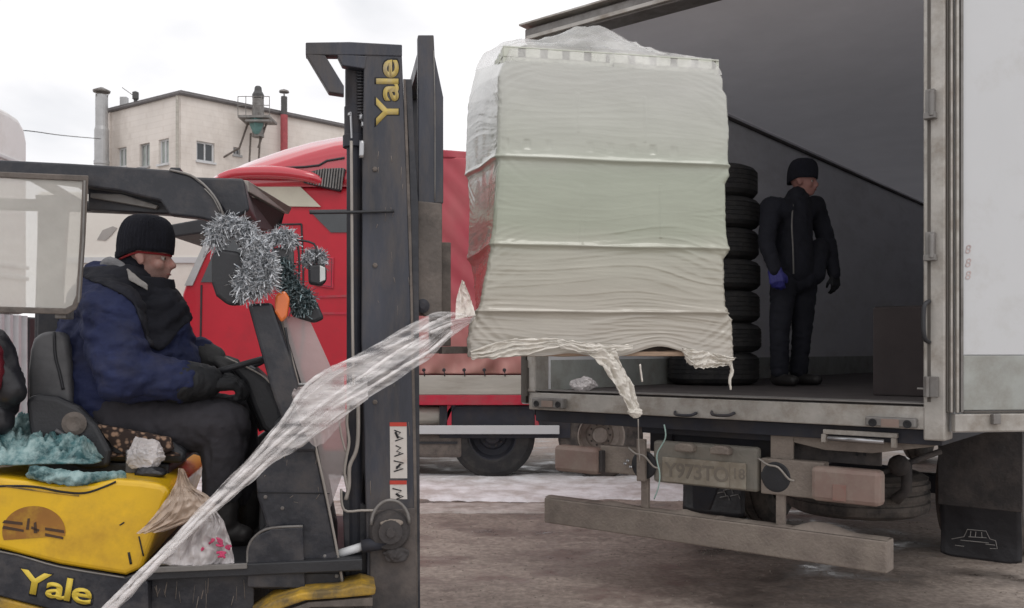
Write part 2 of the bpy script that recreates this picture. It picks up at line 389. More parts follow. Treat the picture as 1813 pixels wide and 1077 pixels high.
slush = noise_ramp(2.6, .58, .72, (0, 0, 0), (.6, .6, .6), st=(1, 1.6, 1), rg=.74)
c = mixc(1.0, base, fine, 'MULTIPLY'); c = mixc(mixc(1.0, track, tread, 'MULTIPLY'), c, (.17, .135, .115)); c = mixc(speck, c, (.40, .36, .33)); c = mixc(wet, c, (.145, .122, .108)); c = mixc(slush, c, (.42, .38, .36))
for l in list(p.inputs['Base Color'].links): L.remove(l)
L.new(c, p.inputs['Base Color'])
rr = n.nodes.new('ShaderNodeMapRange'); L.new(wet, rr.inputs[0]); rr.inputs[3].default_value = .82; rr.inputs[4].default_value = .22
for l in list(p.inputs['Roughness'].links): L.remove(l)
L.new(rr.outputs[0], p.inputs['Roughness'])
obj('ground', bm, 'asphalt', smooth=True, kind='structure')

def snow_patch(name, x0, x1, y0, y1, seed, h, m='snow', thr=.0, nx=220, ny=70):
    """a heap of snow with its own ragged outline; only the cells above the ground are kept"""
    bm = nb(); V = {}
    def z(u, v):
        x = x0+(x1-x0)*u; y = y0+(y1-y0)*v
        e = min(u, 1-u)*6; e2 = min(v, 1-v)*3.4
        m_ = min(1, e)*min(1, e2); q = Vector((x*.8+seed, y*1.6, seed))
        k = m_*1.25-.42+noise.noise(q)*.55+noise.noise(q*2.9)*.32+noise.noise(q*8)*.2-thr
        return x, y, k
    for i in range(nx):
        for j in range(ny):
            x, y, k = z(i/(nx-1), j/(ny-1))
            if k > -.55: V[i, j] = bm.verts.new((x, y, gz(x, y)+min(.5, k)*h*(1+.35*noise.noise(Vector((x*7, y*9, 1)))) + (.006 if k > .05 else .12*k)))
    for i in range(nx-1):
        for j in range(ny-1):
            ks = [(i, j), (i+1, j), (i+1, j+1), (i, j+1)]
            if all(a in V for a in ks): bm.faces.new([V[a] for a in ks])
    bmesh.ops.delete(bm, geom=[v for v in bm.verts if not v.link_faces], context='VERTS')
    return obj(name, bm, m, smooth=True, kind='structure')
snow_patch('snow', -6, 2.6, 9.0, 11.2, 3.1, .05, thr=-.25)
snow_patch('snow', -3, 1.3, 8.3, 9.0, 8.4, .025, 'snow_dirty', thr=.1)
snow_patch('snow', 1.25, 2.15, 3.75, 4.35, 5.7, .04, 'snow_dirty', thr=.22, nx=170, ny=110)
snow_patch('snow', 1.9, 3.6, 3.2, 4.0, 1.7, .05, 'snow_dirty', thr=.2, nx=200, ny=100)
# loose grit and crumbs of ice on the asphalt
bm = nb(); rg = random.Random(5)
for k in range(2600):
    y = 3.0+7*rg.random()**1.4; x = (rg.random()*1.5-.45)*y*.75; s = rg.uniform(.003, .011); z = gz(x, y)
    c3 = [Vector((x+s*math.cos(a)*rg.uniform(.7, 1.3), y+s*math.sin(a)*rg.uniform(.7, 1.3), z-.001)) for a in (0, 1.3, 2.5, 3.8, 5.1)]; tp_ = bm.verts.new((x, y, z+s*.8)); vs = [bm.verts.new(q) for q in c3]
    for i in range(5): bm.faces.new((vs[i], vs[(i+1) % 5], tp_))
obj('gravel', bm, 'muddy_steel', kind='stuff', label='loose grit scattered over the wet brown yard', cat='grit')

# ================================================================== factory building far behind
def wall_cells(bm, p0, p1, z0, z1, th, holes):
    """upright wall from p0 to p1 with real openings (holes: along0, along1, zlow, zhigh)"""
    d = Vector((p1[0]-p0[0], p1[1]-p0[1], 0)); Ln = d.length; d.normalize(); nrm = Vector((-d.y, d.x, 0))
    xs = sorted({0, Ln, *[h[0] for h in holes], *[h[1] for h in holes]}); zs = sorted({z0, z1, *[h[2] for h in holes], *[h[3] for h in holes]})
    for a, b in zip(xs, xs[1:]):
        for e, f in zip(zs, zs[1:]):
            mx_, mz = (a+b)/2, (e+f)/2
            if any(h[0] < mx_ < h[1] and h[2] < mz < h[3] for h in holes): continue
            q = Vector((p0[0], p0[1], 0))
            prism(bm, [q+d*a+Vector((0, 0, e)), q+d*b+Vector((0, 0, e)), q+d*b+Vector((0, 0, f)), q+d*a+Vector((0, 0, f))], nrm*th)
    return d, nrm
P0 = wpt(320, 168, 45); PL = wpt(190, 199, 48.4); PR0 = wpt(604, 225, 51.5)
dirR = (PR0-P0); dirR.z = 0; PR = P0+dirR*1.7
bd = thing('factory_building', 'pale brick factory block with small windows rising behind the trucks', 'building', (P0.x, P0.y, 0))
H = P0.z
def px2wall(a, b, px, py):
    # intersection of the pixel ray with the vertical plane a-b
    d = Vector((b.x-a.x, b.y-a.y)); tx = (px-CX)/F; s = (a.x*d.y-a.y*d.x)/(tx*d.y-d.x); x, y = tx*s, s
    return Vector((x-a.x, y-a.y)).length, CAM_H+(HY-py)/F*y
def hole(a, b, x0, y0, x1, y1):
    l0, zt = px2wall(a, b, x0, y0); l1, zb = px2wall(a, b, x1, y1); return (min(l0, l1), max(l0, l1), zb, zt)
hl = [hole(PL, P0, 208, 263, 224, 294), hole(PL, P0, 247, 256, 265, 294), hole(PL, P0, 281, 248, 299, 289)]
hr = [hole(P0, PR, 348, 249, 380, 289), hole(P0, PR, 413, 260, 426, 276), hole(P0, PR, 520, 262, 545, 290), hole(P0, PR, 570, 268, 592, 292)]
bm = nb(); dl, nl = wall_cells(bm, PL, P0, 0, H, .35, hl); obj('wall', bm, 'brick_pale', bd)
bm = nb(); dr, nr = wall_cells(bm, P0+dirR.normalized()*.0, PR, 0, H, .35, hr); obj('wall', bm, 'brick_pale', bd)
bm = nb(); back = PR+(PL-P0); prism(bm, [(PL.x, PL.y, H+.02), (P0.x, P0.y, H+.02), (PR.x, PR.y, H+.02), (back.x, back.y, H+.02)], (0, 0, .22)); obj('roof', bm, 'roof_dark', bd)
bm = nb(); wall_cells(bm, PR, back, 0, H, .35, []); wall_cells(bm, back, PL, 0, H, .35, []); obj('wall', bm, 'brick_pale', bd)
for a, dvec, nvec, hs in ((PL, dl, nl, hl), (P0, dr, nr, hr)):
    for k, (l0, l1, z0, z1) in enumerate(hs):
        q = Vector((a.x, a.y, 0)); w = l1-l0; bmf = nb()
        def bar(u0, u1, e, f, d0=.12, d1=.2, b=bmf):
            prism(b, [q+dvec*u0+nvec*d0+Vector((0, 0, e)), q+dvec*u1+nvec*d0+Vector((0, 0, e)), q+dvec*u1+nvec*d0+Vector((0, 0, f)), q+dvec*u0+nvec*d0+Vector((0, 0, f))], nvec*(d1-d0))
        t_ = .09; bar(l0, l0+t_, z0, z1); bar(l1-t_, l1, z0, z1); bar(l0+t_, l1-t_, z0, z0+t_); bar(l0+t_, l1-t_, z1-t_, z1); bar((l0+l1)/2-.04, (l0+l1)/2+.04, z0+t_, z1-t_)
        bar(l0-.05, l1+.05, z0-.1, z0, -.12, .1)
        wf = obj('window', bmf, 'truck_white' if k % 2 == 0 else 'vent_steel', bd)
        b2 = nb(); bar(l0+t_, l1-t_, z0+t_, z1-t_, .16, .18, b2); obj('pane', b2, 'window_dark' if a is P0 else 'window_pale', wf)
bm = nb(); tube(bm, [(PL.x, PL.y-.05, H+.05), (P0.x, P0.y-.15, H+.05), (PR.x, PR.y-.15, H+.05)], .10, 6); obj('gutter', bm, 'roof_dark', bd)
# brick joints too far away to pick apart: a few settled courses and a downpipe at the corner
bm = nb(); tube(bm, [(P0.x-.12, P0.y-.15, 0), (P0.x-.12, P0.y-.15, H-.1)], .07, 6); obj('downpipe', bm, 'cream_board', bd)
m_ = MATS['brick_pale']; n = m_.node_tree; L = n.links; p = n.nodes['Principled BSDF']; t = n.nodes.new('ShaderNodeTexCoord')
sp = n.nodes.new('ShaderNodeSeparateXYZ'); L.new(t.outputs['Object'], sp.inputs[0]); ad = n.nodes.new('ShaderNodeMath'); ad.operation = 'ADD'; L.new(sp.outputs[0], ad.inputs[0]); L.new(sp.outputs[1], ad.inputs[1])
cb_ = n.nodes.new('ShaderNodeCombineXYZ'); L.new(ad.outputs[0], cb_.inputs[0]); L.new(sp.outputs[2], cb_.inputs[1])
bk_ = n.nodes.new('ShaderNodeTexBrick'); L.new(cb_.outputs[0], bk_.inputs['Vector']); bk_.inputs['Scale'].default_value = 1; bk_.inputs['Brick Width'].default_value = .8; bk_.inputs['Row Height'].default_value = .3; bk_.inputs['Mortar Size'].default_value = .025
bk_.inputs['Color1'].default_value = (1, 1, 1, 1); bk_.inputs['Color2'].default_value = (.975, .97, .965, 1); bk_.inputs['Mortar'].default_value = (.94, .93, .92, 1)
src = p.inputs['Base Color'].links[0].from_socket; L.new(mixc(1.0, src, bk_.outputs['Color'], 'MULTIPLY'), p.inputs['Base Color'])
# steel flue at the left end
f0 = wpt(180, 290, 47.4)
fl = thing('flue', 'fat round galvanised flue with a flat cap left of the brick building', 'chimney', (f0.x, f0.y, 0))
bm = nb(); top = wpt(180, 157, 47.4).z; lathe(bm, [(.36, 0), (.36, top-4.0), (.39, top-3.98), (.39, top-3.8), (.36, top-3.78), (.36, top-2.2), (.31, top-2.0), (.31, top-.35)], (f0.x, f0.y, 0), (0, 0, 1), 20); obj('pipe', bm, 'vent_steel', fl, smooth=False)
bm = nb(); lathe(bm, [(.42, top-.2), (.44, top-.12), (.1, top+.05)], (f0.x, f0.y, 0), (0, 0, 1), 20); obj('cap', bm, 'steel_grey', fl)
bm = nb()
for k in range(3):
    a = 2.1*k; tube(bm, [(f0.x+.3*math.cos(a), f0.y+.3*math.sin(a), top-.5), (f0.x+.38*math.cos(a), f0.y+.38*math.sin(a), top-.15)], .02, 5)
tube(bm, [(f0.x+.3, f0.y, top-6.2), (f0.x+1.0, f0.y+.2, top-7.8)], .05, 6); obj('bracket', bm, 'steel_grey', fl)
# red and black chimney
c0 = wpt(503, 290, 48.5); ct = wpt(503, 160, 48.5).z; cm_ = wpt(503, 204, 48.5).z
ch = thing('chimney_pipe', 'thin pipe, red below and black above, right of the rooftop tower', 'chimney', (c0.x, c0.y, 0))
bm = nb(); lathe(bm, [(.19, 0), (.19, cm_)], (c0.x, c0.y, 0), (0, 0, 1), 14); obj('lower_pipe', bm, 'chimney_red', ch)
bm = nb(); lathe(bm, [(.165, cm_), (.165, ct-.35)], (c0.x, c0.y, 0), (0, 0, 1), 14); obj('upper_pipe', bm, 'chimney_dark', ch)
bm = nb(); lathe(bm, [(.27, ct-.12), (.25, ct-.03), (.05, ct+.05)], (c0.x, c0.y, 0), (0, 0, 1), 14); tube(bm, [(c0.x, c0.y, ct-.4), (c0.x, c0.y, ct-.1)], .04, 5); obj('cap', bm, 'steel_grey', ch)
# tower with platform on the facade
tw = wpt(457, 290, 46.6)
td = thing('dust_cyclone_tower', 'dark rooftop cyclone with teal hopper standing on a railed steel platform', 'tower', (tw.x, tw.y, 0))
def tp(px, py, dy=0): return wpt(px, py, 46.6+dy)
bm = nb(); zt = lambda y: tp(457, y).z
lathe(bm, [(.3, zt(243)), (.3, zt(205)), (.29, zt(180)), (.29, zt(176))], (tw.x, tw.y, 0), (0, 0, 1), 14); obj('column', bm, 'chimney_red' if False else 'steel_grey', td)
bm = nb(); lathe(bm, [(.29, zt(175)), (.30, zt(168)), (.2, zt(162)), (.17, zt(155)), (.12, zt(153))], (tw.x, tw.y, 0), (0, 0, 1), 14); obj('cyclone_head', bm, 'chimney_dark', td)
bm = nb(); lathe(bm, [(.34, zt(212)), (.34, zt(225)), (.2, zt(236)), (.1, zt(240))], (tw.x, tw.y-.3, 0), (0, 0, 1), 4); obj('hopper', bm, 'teal_paint', td)
bm = nb(); a = tp(428, 210); b = tp(483, 212); box(bm, a.x, b.x, tw.y-.7, tw.y+.9, a.z-.12, a.z); box(bm, a.x+.4, b.x+.1, tw.y-.8, tw.y-.5, a.z-.35, a.z-.25); obj('platform', bm, 'steel_grey', td)
bm = nb()
for k in range(5):
    x = a.x+(b.x-a.x)*k/4; tube(bm, [(x, tw.y-.65, a.z), (x, tw.y-.65, a.z+.95)], .022, 5)
for h_ in (.5, .95): tube(bm, [(a.x, tw.y-.65, a.z+h_), (b.x, tw.y-.65, a.z+h_)], .022, 5)
obj('railing', bm, 'steel_grey', td)
bm = nb()
for (x0, y0, x1, y1) in ((440, 215, 424, 262), (474, 213, 457, 262), (444, 236, 441, 300), (461, 236, 457, 300), (424, 262, 360, 300)):
    tube(bm, [tp(x0, y0), tp(x1, y1)], .05, 6)
obj('strut', bm, 'rust_steel', td)
r0 = wpt(240, 186, 47.2)
rv = thing('roof_vent', 'small dark pipe vent standing on the roof edge left of the corner', 'vent', (r0.x, r0.y, H))
bm = nb(); lathe(bm, [(.09, H), (.09, H+.35), (.16, H+.4), (.16, H+.75), (.05, H+.8)], (r0.x, r0.y, 0), (0, 0, 1), 10); obj('pipe', bm, 'chimney_dark', rv)
bm = nb(); tube(bm, [(r0.x, r0.y, H+.5), (r0.x-.7, r0.y, H+1.0)], .02, 5); obj('arm', bm, 'steel_grey', rv)
bm = nb(); q = wpt(217, 190, 48); box(bm, q.x-.15, q.x+.2, q.y, q.y+.3, H+.2, H+.75)
obj('roof_box', bm, 'vent_steel', base=(q.x, q.y, H), label='small pale box vent on the roof between the flue and the dark vent', cat='vent')
bm = nb(); tube(bm, [wpt(-40, 226, 30), wpt(50, 232, 32), wpt(110, 240, 36), wpt(178, 246, 46.9)], .018, 5, sm=5)
obj('overhead_cable', bm, 'dark_plastic', base=tuple(wpt(50, 232, 32)), label='thin dark cable hanging between the white van roof and the steel flue', cat='cable')

# ================================================================== pale lorry behind the driver, white van at the left edge
YL = 14.2
def q14(px, py): return wpt(px, py, YL)
a = q14(62, 340); b = q14(470, 340); zb = q14(0, 590).z
lo = thing('pale_lorry', 'cream lorry with a plain box side and faint grey logo behind the driver', 'lorry', ((a.x+b.x)/2, YL, 0))
bm = nb(); box(bm, a.x, b.x, YL, YL+2.4, .95, q14(0, 338).z); obj('cargo_box', bm, 'white_lorry', lo, bevel=.08)
for z0_, z1_ in ((q14(0, 466).z, q14(0, 456).z), (1.0, 1.12)): obj('side_rail', box(nb(), a.x+.05, b.x-.05, YL-.03, YL-.002, z0_, z1_), 'truck_white', lo)
bm = nb(); prism(bm, [q14(172, 425), q14(182, 408), q14(200, 401), q14(208, 404), q14(200, 414), q14(188, 426)], (0, .006, 0))
for v in bm.verts: v.co.y -= .012
obj('logo', bm, 'logo_grey', lo)
bm = nb(); box(bm, a.x+.4, b.x-.2, YL+.4, YL+2.0, .65, .94); obj('chassis', bm, 'chassis', lo)
for x in (a.x+1.2, a.x+2.4, b.x-.8):
    bm = nb(); lathe(bm, [(.3, .0), (.46, .02), (.5, .06), (.5, .24), (.46, .28), (.3, .3)], (x, YL+.08, .5), (0, 1, 0), 24); w_ = obj('wheel', bm, 'tyre', lo)
    bm = nb(); lathe(bm, [(.29, .03), (.25, .1), (.1, .08), (.08, .02)], (x, YL+.03, .5), (0, 1, 0), 20, cap0=False); obj('rim', bm, 'rim_muddy', w_)
YV, YV2 = 7.4, 9.0
bx = wpt(50, 0, YV2).x; ax0 = bx-5.0; zt_ = wpt(0, 213, YV2).z; z1_ = wpt(0, 553, 8.4).z
va = thing('white_van', 'white van body with rounded roof edge and ribbed lower side at the left edge', 'van', (bx-2.5, YV, 0))
bm = nb(); prof = [(YV2, z1_), (YV2, zt_-.22), (YV2-.05, zt_-.10), (YV2-.16, zt_-.02), (YV2-.34, zt_), (YV+.3, zt_), (YV+.1, zt_-.1), (YV, zt_-.3), (YV, z1_)]
prism(bm, [(ax0, y, z) for y, z in prof], (bx-ax0, 0, 0)); obj('body', bm, 'white_van', va, bevel=.06, seg=3)
for py in (268, 463, 484):
    z = wpt(0, py, 8.3).z; obj('end_rail', box(nb(), bx-.01, bx+.022, YV+.02, YV2-.02, z-.018, z+.018), 'truck_white', va, bevel=.006)
bm = nb(); cz0 = .8
def cor(u, v_):
    y = YV+(YV2-YV)*u; return Vector((bx-.03+.02*math.copysign(min(1, abs(math.sin(y*42))*2), math.sin(y*42)), y, cz0+(z1_-.01-cz0)*v_))
grid(bm, cor, 320, 3); obj('ribbed_side', bm, 'corrugated', va, thick=.006)
obj('battery_box', box(nb(), bx-.5, bx+.0, YV2+.01, YV2+.45, .7, z1_-.02), 'dark_plastic', va, bevel=.02)
for x in (ax0+1.0, bx-1.0):
    bm = nb(); lathe(bm, [(.28, 0), (.38, .02), (.4, .06), (.4, .22), (.28, .24)], (x, YV+.1, .4), (0, 1, 0), 24); obj('wheel', bm, 'tyre', va)
obj('chassis', box(nb(), ax0, bx-.05, YV+.35, YV2-.2, .45, .79), 'chassis', va)

# ================================================================== red tractor unit
YR = 10.6
def q10(px, py, dy=0): p = wpt(px, py, YR); p.y += dy; return p
tr = thing('red_truck', 'red lorry cab with swept roof deflector and cream side swoosh behind the mast', 'truck', (q10(520, 0).x, YR, 0))
bm = nb(); prism(bm, [q10(*p) for p in ((322, 800), (314, 650), (322, 520), (340, 470), (384, 396), (388, 330), (730, 330), (730, 800))], (0, 2.5, 0)); obj('cab', bm, 'red_paint', tr, bevel=.05, seg=3)
# deflector: lofted so that its sloping top is seen as well as its side
bm = nb()
tops = [(376, 312), (400, 298), (440, 281), (490, 264), (540, 252), (590, 245), (640, 242), (700, 243), (728, 245)]
sid = [(376, 318), (400, 314), (440, 306), (490, 292), (530, 276), (575, 262), (630, 254), (700, 252), (728, 253)]
N = len(tops)
def defl(u, v_):
    k = u*(N-1); i = min(N-2, int(k)); f = k-i
    tx = tops[i][0]*(1-f)+tops[i+1][0]*f; ty = tops[i][1]*(1-f)+tops[i+1][1]*f; sy = sid[i][1]*(1-f)+sid[i+1][1]*f
    top_ = wpt(tx, ty, YR+.75); A = [wpt(tx, 331, YR-.02), wpt(tx, sy, YR-.02)]
    zt2 = top_.z; x = A[0].x; zs = A[1].z; far = YR+2.5
    keys = [(YR-.02, A[0].z), (YR-.02, zs), (YR+.10, zs+(zt2-zs)*.30), (YR+.38, zs+(zt2-zs)*.72), (YR+.75, zt2), (YR+1.75, zt2), (YR+2.3, zs), (far, A[0].z)]
    m_ = v_*(len(keys)-1); j = min(len(keys)-2, int(m_)); g_ = m_-j
    return Vector((x, keys[j][0]*(1-g_)+keys[j+1][0]*g_, keys[j][1]*(1-g_)+keys[j+1][1]*g_))
grid(bm, defl, 41, 29); obj('roof_deflector', bm, 'red_gloss', tr, smooth=True, thick=.02)
bm = nb(); prism(bm, [q10(*p, -.025) for p in ((388, 322), (434, 316), (520, 329), (532, 331), (569, 367), (506, 366), (430, 352))], (0, .012, 0)); obj('cream_swoosh', bm, 'cream_paint', tr)
bm = nb(); tube(bm, [q10(392, 318, -.05), q10(430, 309, -.08), q10(500, 309, -.1), q10(552, 317, -.1), q10(572, 326, -.04)], lambda t: .075*(1-.5*abs(t-.45)), 14, sm=5); obj('roof_trim', bm, 'red_gloss', tr, smooth=True)
bm = nb(); prism(bm, [q10(*p, -.09) for p in ((536, 318), (548, 308), (570, 302), (609, 300), (614, 302), (604, 341), (560, 331), (540, 326))], (0, .1, 0)); groove_ = lambda pts: tube(nb(), [q10(*p, -.035) for p in pts], .014, 6); gr = obj('air_grille', bm, 'dark_plastic', tr, bevel=.008)
bm = nb()
for k in range(13):
    x = 548+k*4.8; ytop = 308-min(8, k*1.6); ybot = 328+k*.9; prism(bm, [q10(x+4, ytop+1, -.11), q10(x+6.2, ytop+1, -.11), q10(x+2.2, ybot, -.11), q10(x, ybot, -.11)], (0, .022, 0))
s = obj('grille_slats', bm, 'steel_grey', gr); s['kind'] = 'stuff'
obj('deflector_seam', groove_([(470, 300), (540, 297), (566, 294), (580, 286), (611, 281)]), 'dark_plastic', tr)
bm = nb(); prism(bm, [q10(*p, -.012) for p in ((547, 372), (640, 371), (640, 412), (586, 412), (566, 392))], (0, .02, 0)); obj('side_window', bm, 'window_dark', tr)
bm = nb(); prism(bm, [q10(*p, -.014) for p in ((356, 500), (398, 404), (470, 404), (480, 500))], (0, .02, 0)); obj('side_window', bm, 'window_dark', tr)
bm = nb(); prism(bm, [q10(*p, .05) for p in ((327, 504), (345, 504), (386, 406), (384, 396), (374, 400))], (0, 2.3, 0)); obj('windscreen', bm, 'window_pale', tr)
bm = nb(); prism(bm, [q10(*p, -.04) for p in ((300, 399), (372, 386), (394, 386), (388, 410), (306, 421))], (0, 2.5, 0)); obj('sun_visor', bm, 'dark_plastic', tr, bevel=.02)
bm = nb(); prism(bm, [q10(*p, -.03) for p in ((328, 506), (372, 412), (384, 412), (342, 506))], (0, .06, 0)); obj('window_pillar', bm, 'vent_steel', tr)
def groove(pts, w=.012): b_ = nb(); [tube(b_, [q10(*p, -.004), q10(*q_, -.004)], w, 6) for p, q_ in zip(pts, pts[1:])]; return b_
obj('door_seam', groove([(486, 398), (534, 397), (537, 470), (537, 600), (520, 700)]), 'dark_plastic', tr)
obj('door_seam', groove([(357, 505), (355, 640), (352, 700)]), 'dark_plastic', tr)
bm = nb(); prism(bm, [q10(*p, -.02) for p in ((560, 454), (592, 456), (591, 512), (558, 507))], (0, .02, 0)); h_ = obj('handle_recess', bm, 'red_frame', tr, bevel=.01)
obj('handle', groove([(565, 458), (588, 459), (587, 508), (564, 505), (565, 458)], .018), 'dark_plastic', h_)
bm = nb(); prism(bm, [q10(*p, -.012) for p in ((560, 524), (622, 522), (622, 526), (560, 528))], (0, .02, 0)); prism(bm, [q10(*p, -.012) for p in ((560, 553), (622, 553), (622, 557), (560, 557))], (0, .02, 0)); obj('side_crease', bm, 'red_frame', tr)
bm = nb(); box(bm, q10(330, 0).x, q10(735, 0).x, YR+.3, YR+2.2, .55, q10(0, 795).z); obj('chassis', bm, 'chassis', tr)
for px in (400, 640):
    c_ = q10(px, 0); bm = nb(); lathe(bm, [(.3, 0), (.47, .02), (.5, .07), (.5, .27), (.3, .3)], (c_.x, YR+.03, .5), (0, 1, 0), 28); w_ = obj('wheel', bm, 'tyre', tr, smooth=False)
    bm = nb(); lathe(bm, [(.29, 0), (.26, .1), (.12, .08), (.1, .02), (.02, .0)], (c_.x, YR-.0, .5), (0, 1, 0), 24, cap0=False); obj('rim', bm, 'rim_muddy', w_)

# ------------------------------------------------------------------ red tarpaulin trailer
tl = thing('tarpaulin_trailer', 'trailer with a dusty red tarpaulin, cream side board and white guard rail', 'trailer', (q10(900, 0).x, YR, 0))
xa, xb = q10(733, 0).x, q10(1420, 0).x
ztop = q10(0, 262).z; zlow = q10(0, 662).z
def tarp(u, v_):
    x = xa+(xb-xa)*u; z = zlow+(ztop-zlow)*v_
    fold = noise.noise(Vector((x*2.2+z*1.4, z*.5, 3)))*.05+noise.noise(Vector((x*6+z*5, z*1.2, 9)))*.022
    low = max(0, 1-(v_/.2)); sc_ = .026*low*math.cos((x-xa)*2*math.pi/.235)
    dr_ = low*.03*math.sin((x*1.4-z*1.8)*9+noise.noise(Vector((x*2, z*2, 0)))*4)
    z2 = z-(.06*((x-xa))*(v_ > .96))
    return Vector((x, YR+.02-fold+sc_+dr_, z2))
bm = nb(); grid(bm, tarp, 420, 150); tp_ = obj('tarpaulin', bm, 'dusty_tarp', tl, smooth=True, thick=.006)
m_ = MATS['dusty_tarp']; n = m_.node_tree; L = n.links; p = n.nodes['Principled BSDF']; t = n.nodes.new('ShaderNodeTexCoord')
d1 = noise_ramp(2.2, .25, .75, (0, 0, 0), (1, 1, 1), det=8, st=(1, 1, .6))
sp = n.nodes.new('ShaderNodeSeparateXYZ'); L.new(t.outputs['Object'], sp.inputs[0])
mr = n.nodes.new('ShaderNodeMapRange'); L.new(sp.outputs[2], mr.inputs[0]); mr.inputs[1].default_value = zlow-.05; mr.inputs[2].default_value = zlow+1.1; mr.inputs[3].default_value = .95; mr.inputs[4].default_value = .16
ma = n.nodes.new('ShaderNodeMath'); ma.operation = 'MULTIPLY_ADD'; L.new(d1, ma.inputs[0]); ma.inputs[1].default_value = .35; L.new(mr.outputs[0], ma.inputs[2])
mb_ = n.nodes.new('ShaderNodeMath'); mb_.operation = 'SUBTRACT'; mb_.use_clamp = True; L.new(ma.outputs[0], mb_.inputs[0]); mb_.inputs[1].default_value = .17
src = p.inputs['Base Color'].links[0].from_socket; L.new(mixc(mb_.outputs[0], src, (.46, .25, .215)), p.inputs['Base Color'])
bm = nb(); box(bm, xa+.01, xb-.01, YR+.12, YR+2.5, zlow-.02, ztop-.12)
for v in bm.verts:
    if v.co.z > zlow+1 and v.co.x > 0: v.co.z -= .2
obj('tarpaulin_frame', bm, 'red_frame', tl)
for k in range(12):
    x = xa+.12+k*.235; bm = nb(); lathe(bm, [(.016, 0), (.022, .006), (.012, .012)], (x, YR-.045, zlow+.045), (0, -1, 0), 10)
    tube(bm, [(x, YR-.045, zlow+.045), (x+.01, YR-.05, zlow-.03)], .007, 5); obj('eyelet', bm, 'dark_plastic', tl)
z0_, z1_ = q10(0, 699).z, q10(0, 664).z
bm = nb(); box(bm, xa, xb, YR-.05, YR+2.4, z0_, z1_-.004); obj('side_board', bm, 'cream_board', tl, bevel=.008)
bm = nb(); box(bm, xa, xb, YR-.06, YR+.06, q10(0, 717).z, z0_-.003); obj('side_rail', bm, 'red_frame', tl, bevel=.008)
for px in (795, 950, 1130):
    c_ = q10(px, 0); bm = nb(); box(bm, c_.x-.02, c_.x+.03, YR-.02, YR+.05, q10(0, 753).z, q10(0, 718).z); obj('rail_post', bm, 'red_frame', tl)
bm = nb(); box(bm, xa, q10(990, 0).x, YR-.07, YR-.02, q10(0, 768).z, q10(0, 753).z); obj('guard_rail', bm, 'truck_white', tl, bevel=.006)
bm = nb(); box(bm, xa, xb, YR+.5, YR+1.9, .5, z0_-.01); obj('chassis', bm, 'chassis', tl)
bm = box(nb(), q10(778, 0).x, q10(1010, 0).x, YR-.0, YR+.015, q10(0, 776).z, q10(0, 719).z); obj('dark_underside_panel', bm, 'chassis', tl, bevel=.004)  # flat panel added to keep the trailer underside dark and cover the wheel tops
bm = nb(); c_ = q10(752, 738); lathe(bm, [(.02, 0), (.09, .03), (.115, .08), (.115, .5), (.06, .56)], (c_.x-.25, YR+.15, c_.z), (1, 0, 0), 18); obj('air_tank', bm, 'cream_board', tl, smooth=True)
bm = nb(); box(bm, xa-.05, q10(818, 0).x, YR+.0, YR+.5, q10(0, 811).z, q10(0, 771).z); tb = obj('toolbox', bm, 'rust_steel', tl, bevel=.04)
bm = nb(); box(bm, xa, q10(810, 0).x, YR-.012, YR, q10(0, 786).z, q10(0, 782).z); obj('lid_seam', bm, 'dark_plastic', tb)
def truck_wheel(parent, c_, ax, mt='tyre_muddy', mr_='rim_muddy', r=.5, w=.28, off=0):
    """one road wheel: treaded tyre with rounded shoulders, deep rim with holes and hub"""
    ax = Vector(ax).normalized(); bm = nb()
    lathe(bm, [(r*.56, 0), (r*.6, -.01), (r*.86, .0), (r*.96, .03), (r, .06), (r, w*.3), (r-.012, w*.31), (r-.012, w*.36), (r, w*.37), (r, w*.62), (r-.012, w*.63), (r-.012, w*.68), (r, w*.69), (r, w-.06), (r*.96, w-.03), (r*.86, w), (r*.6, w), (r*.56, w-.02)], c_, ax, 44, close=True)
    wh = obj('wheel', bm, mt, parent)
    bm = nb(); lathe(bm, [(r*.57, .0), (r*.54, .0), (r*.52, .03), (r*.47, .09+off), (r*.34, .11+off), (r*.3, .09+off), (r*.2, .08+off), (r*.18, .03+off), (r*.12, .02+off), (.01, .02+off)], c_, ax, 32, cap0=False); obj('rim', bm, mr_, wh, smooth=False)
    A, B = frame_axes(ax); bm = nb()
    for k in range(10):
        q_ = Vector(c_)+ax*(.09+off)+(A*math.cos(k*.628)+B*math.sin(k*.628))*r*.25; tube(bm, [q_-ax*.02, q_+ax*.01], .012, 6)
    s_ = obj('wheel_bolts', bm, 'muddy_dark', wh); s_['kind'] = 'stuff'
    return wh
for px in (872, 1065, 1258):
    c_ = q10(px, 0); truck_wheel(tl, (c_.x, YR+.02, .5), (0, 1, 0), 'tyre' if px < 900 else 'tyre_muddy', 'chassis' if px < 900 else 'rim_muddy', off=0 if px < 900 else .10)
bm = nb(); c_ = q10(872, 0)
prism(bm, [(c_.x+.6*math.cos(a_), YR-.02, .52+.58*math.sin(a_)) for a_ in [math.pi*k/12 for k in range(13)]]+[(c_.x-.56*math.cos(a_), YR-.02, .52+.54*math.sin(a_)) for a_ in [math.pi*k/12 for k in range(13)]], (0, .4, 0)); obj('mudguard', bm, 'chassis', tl)
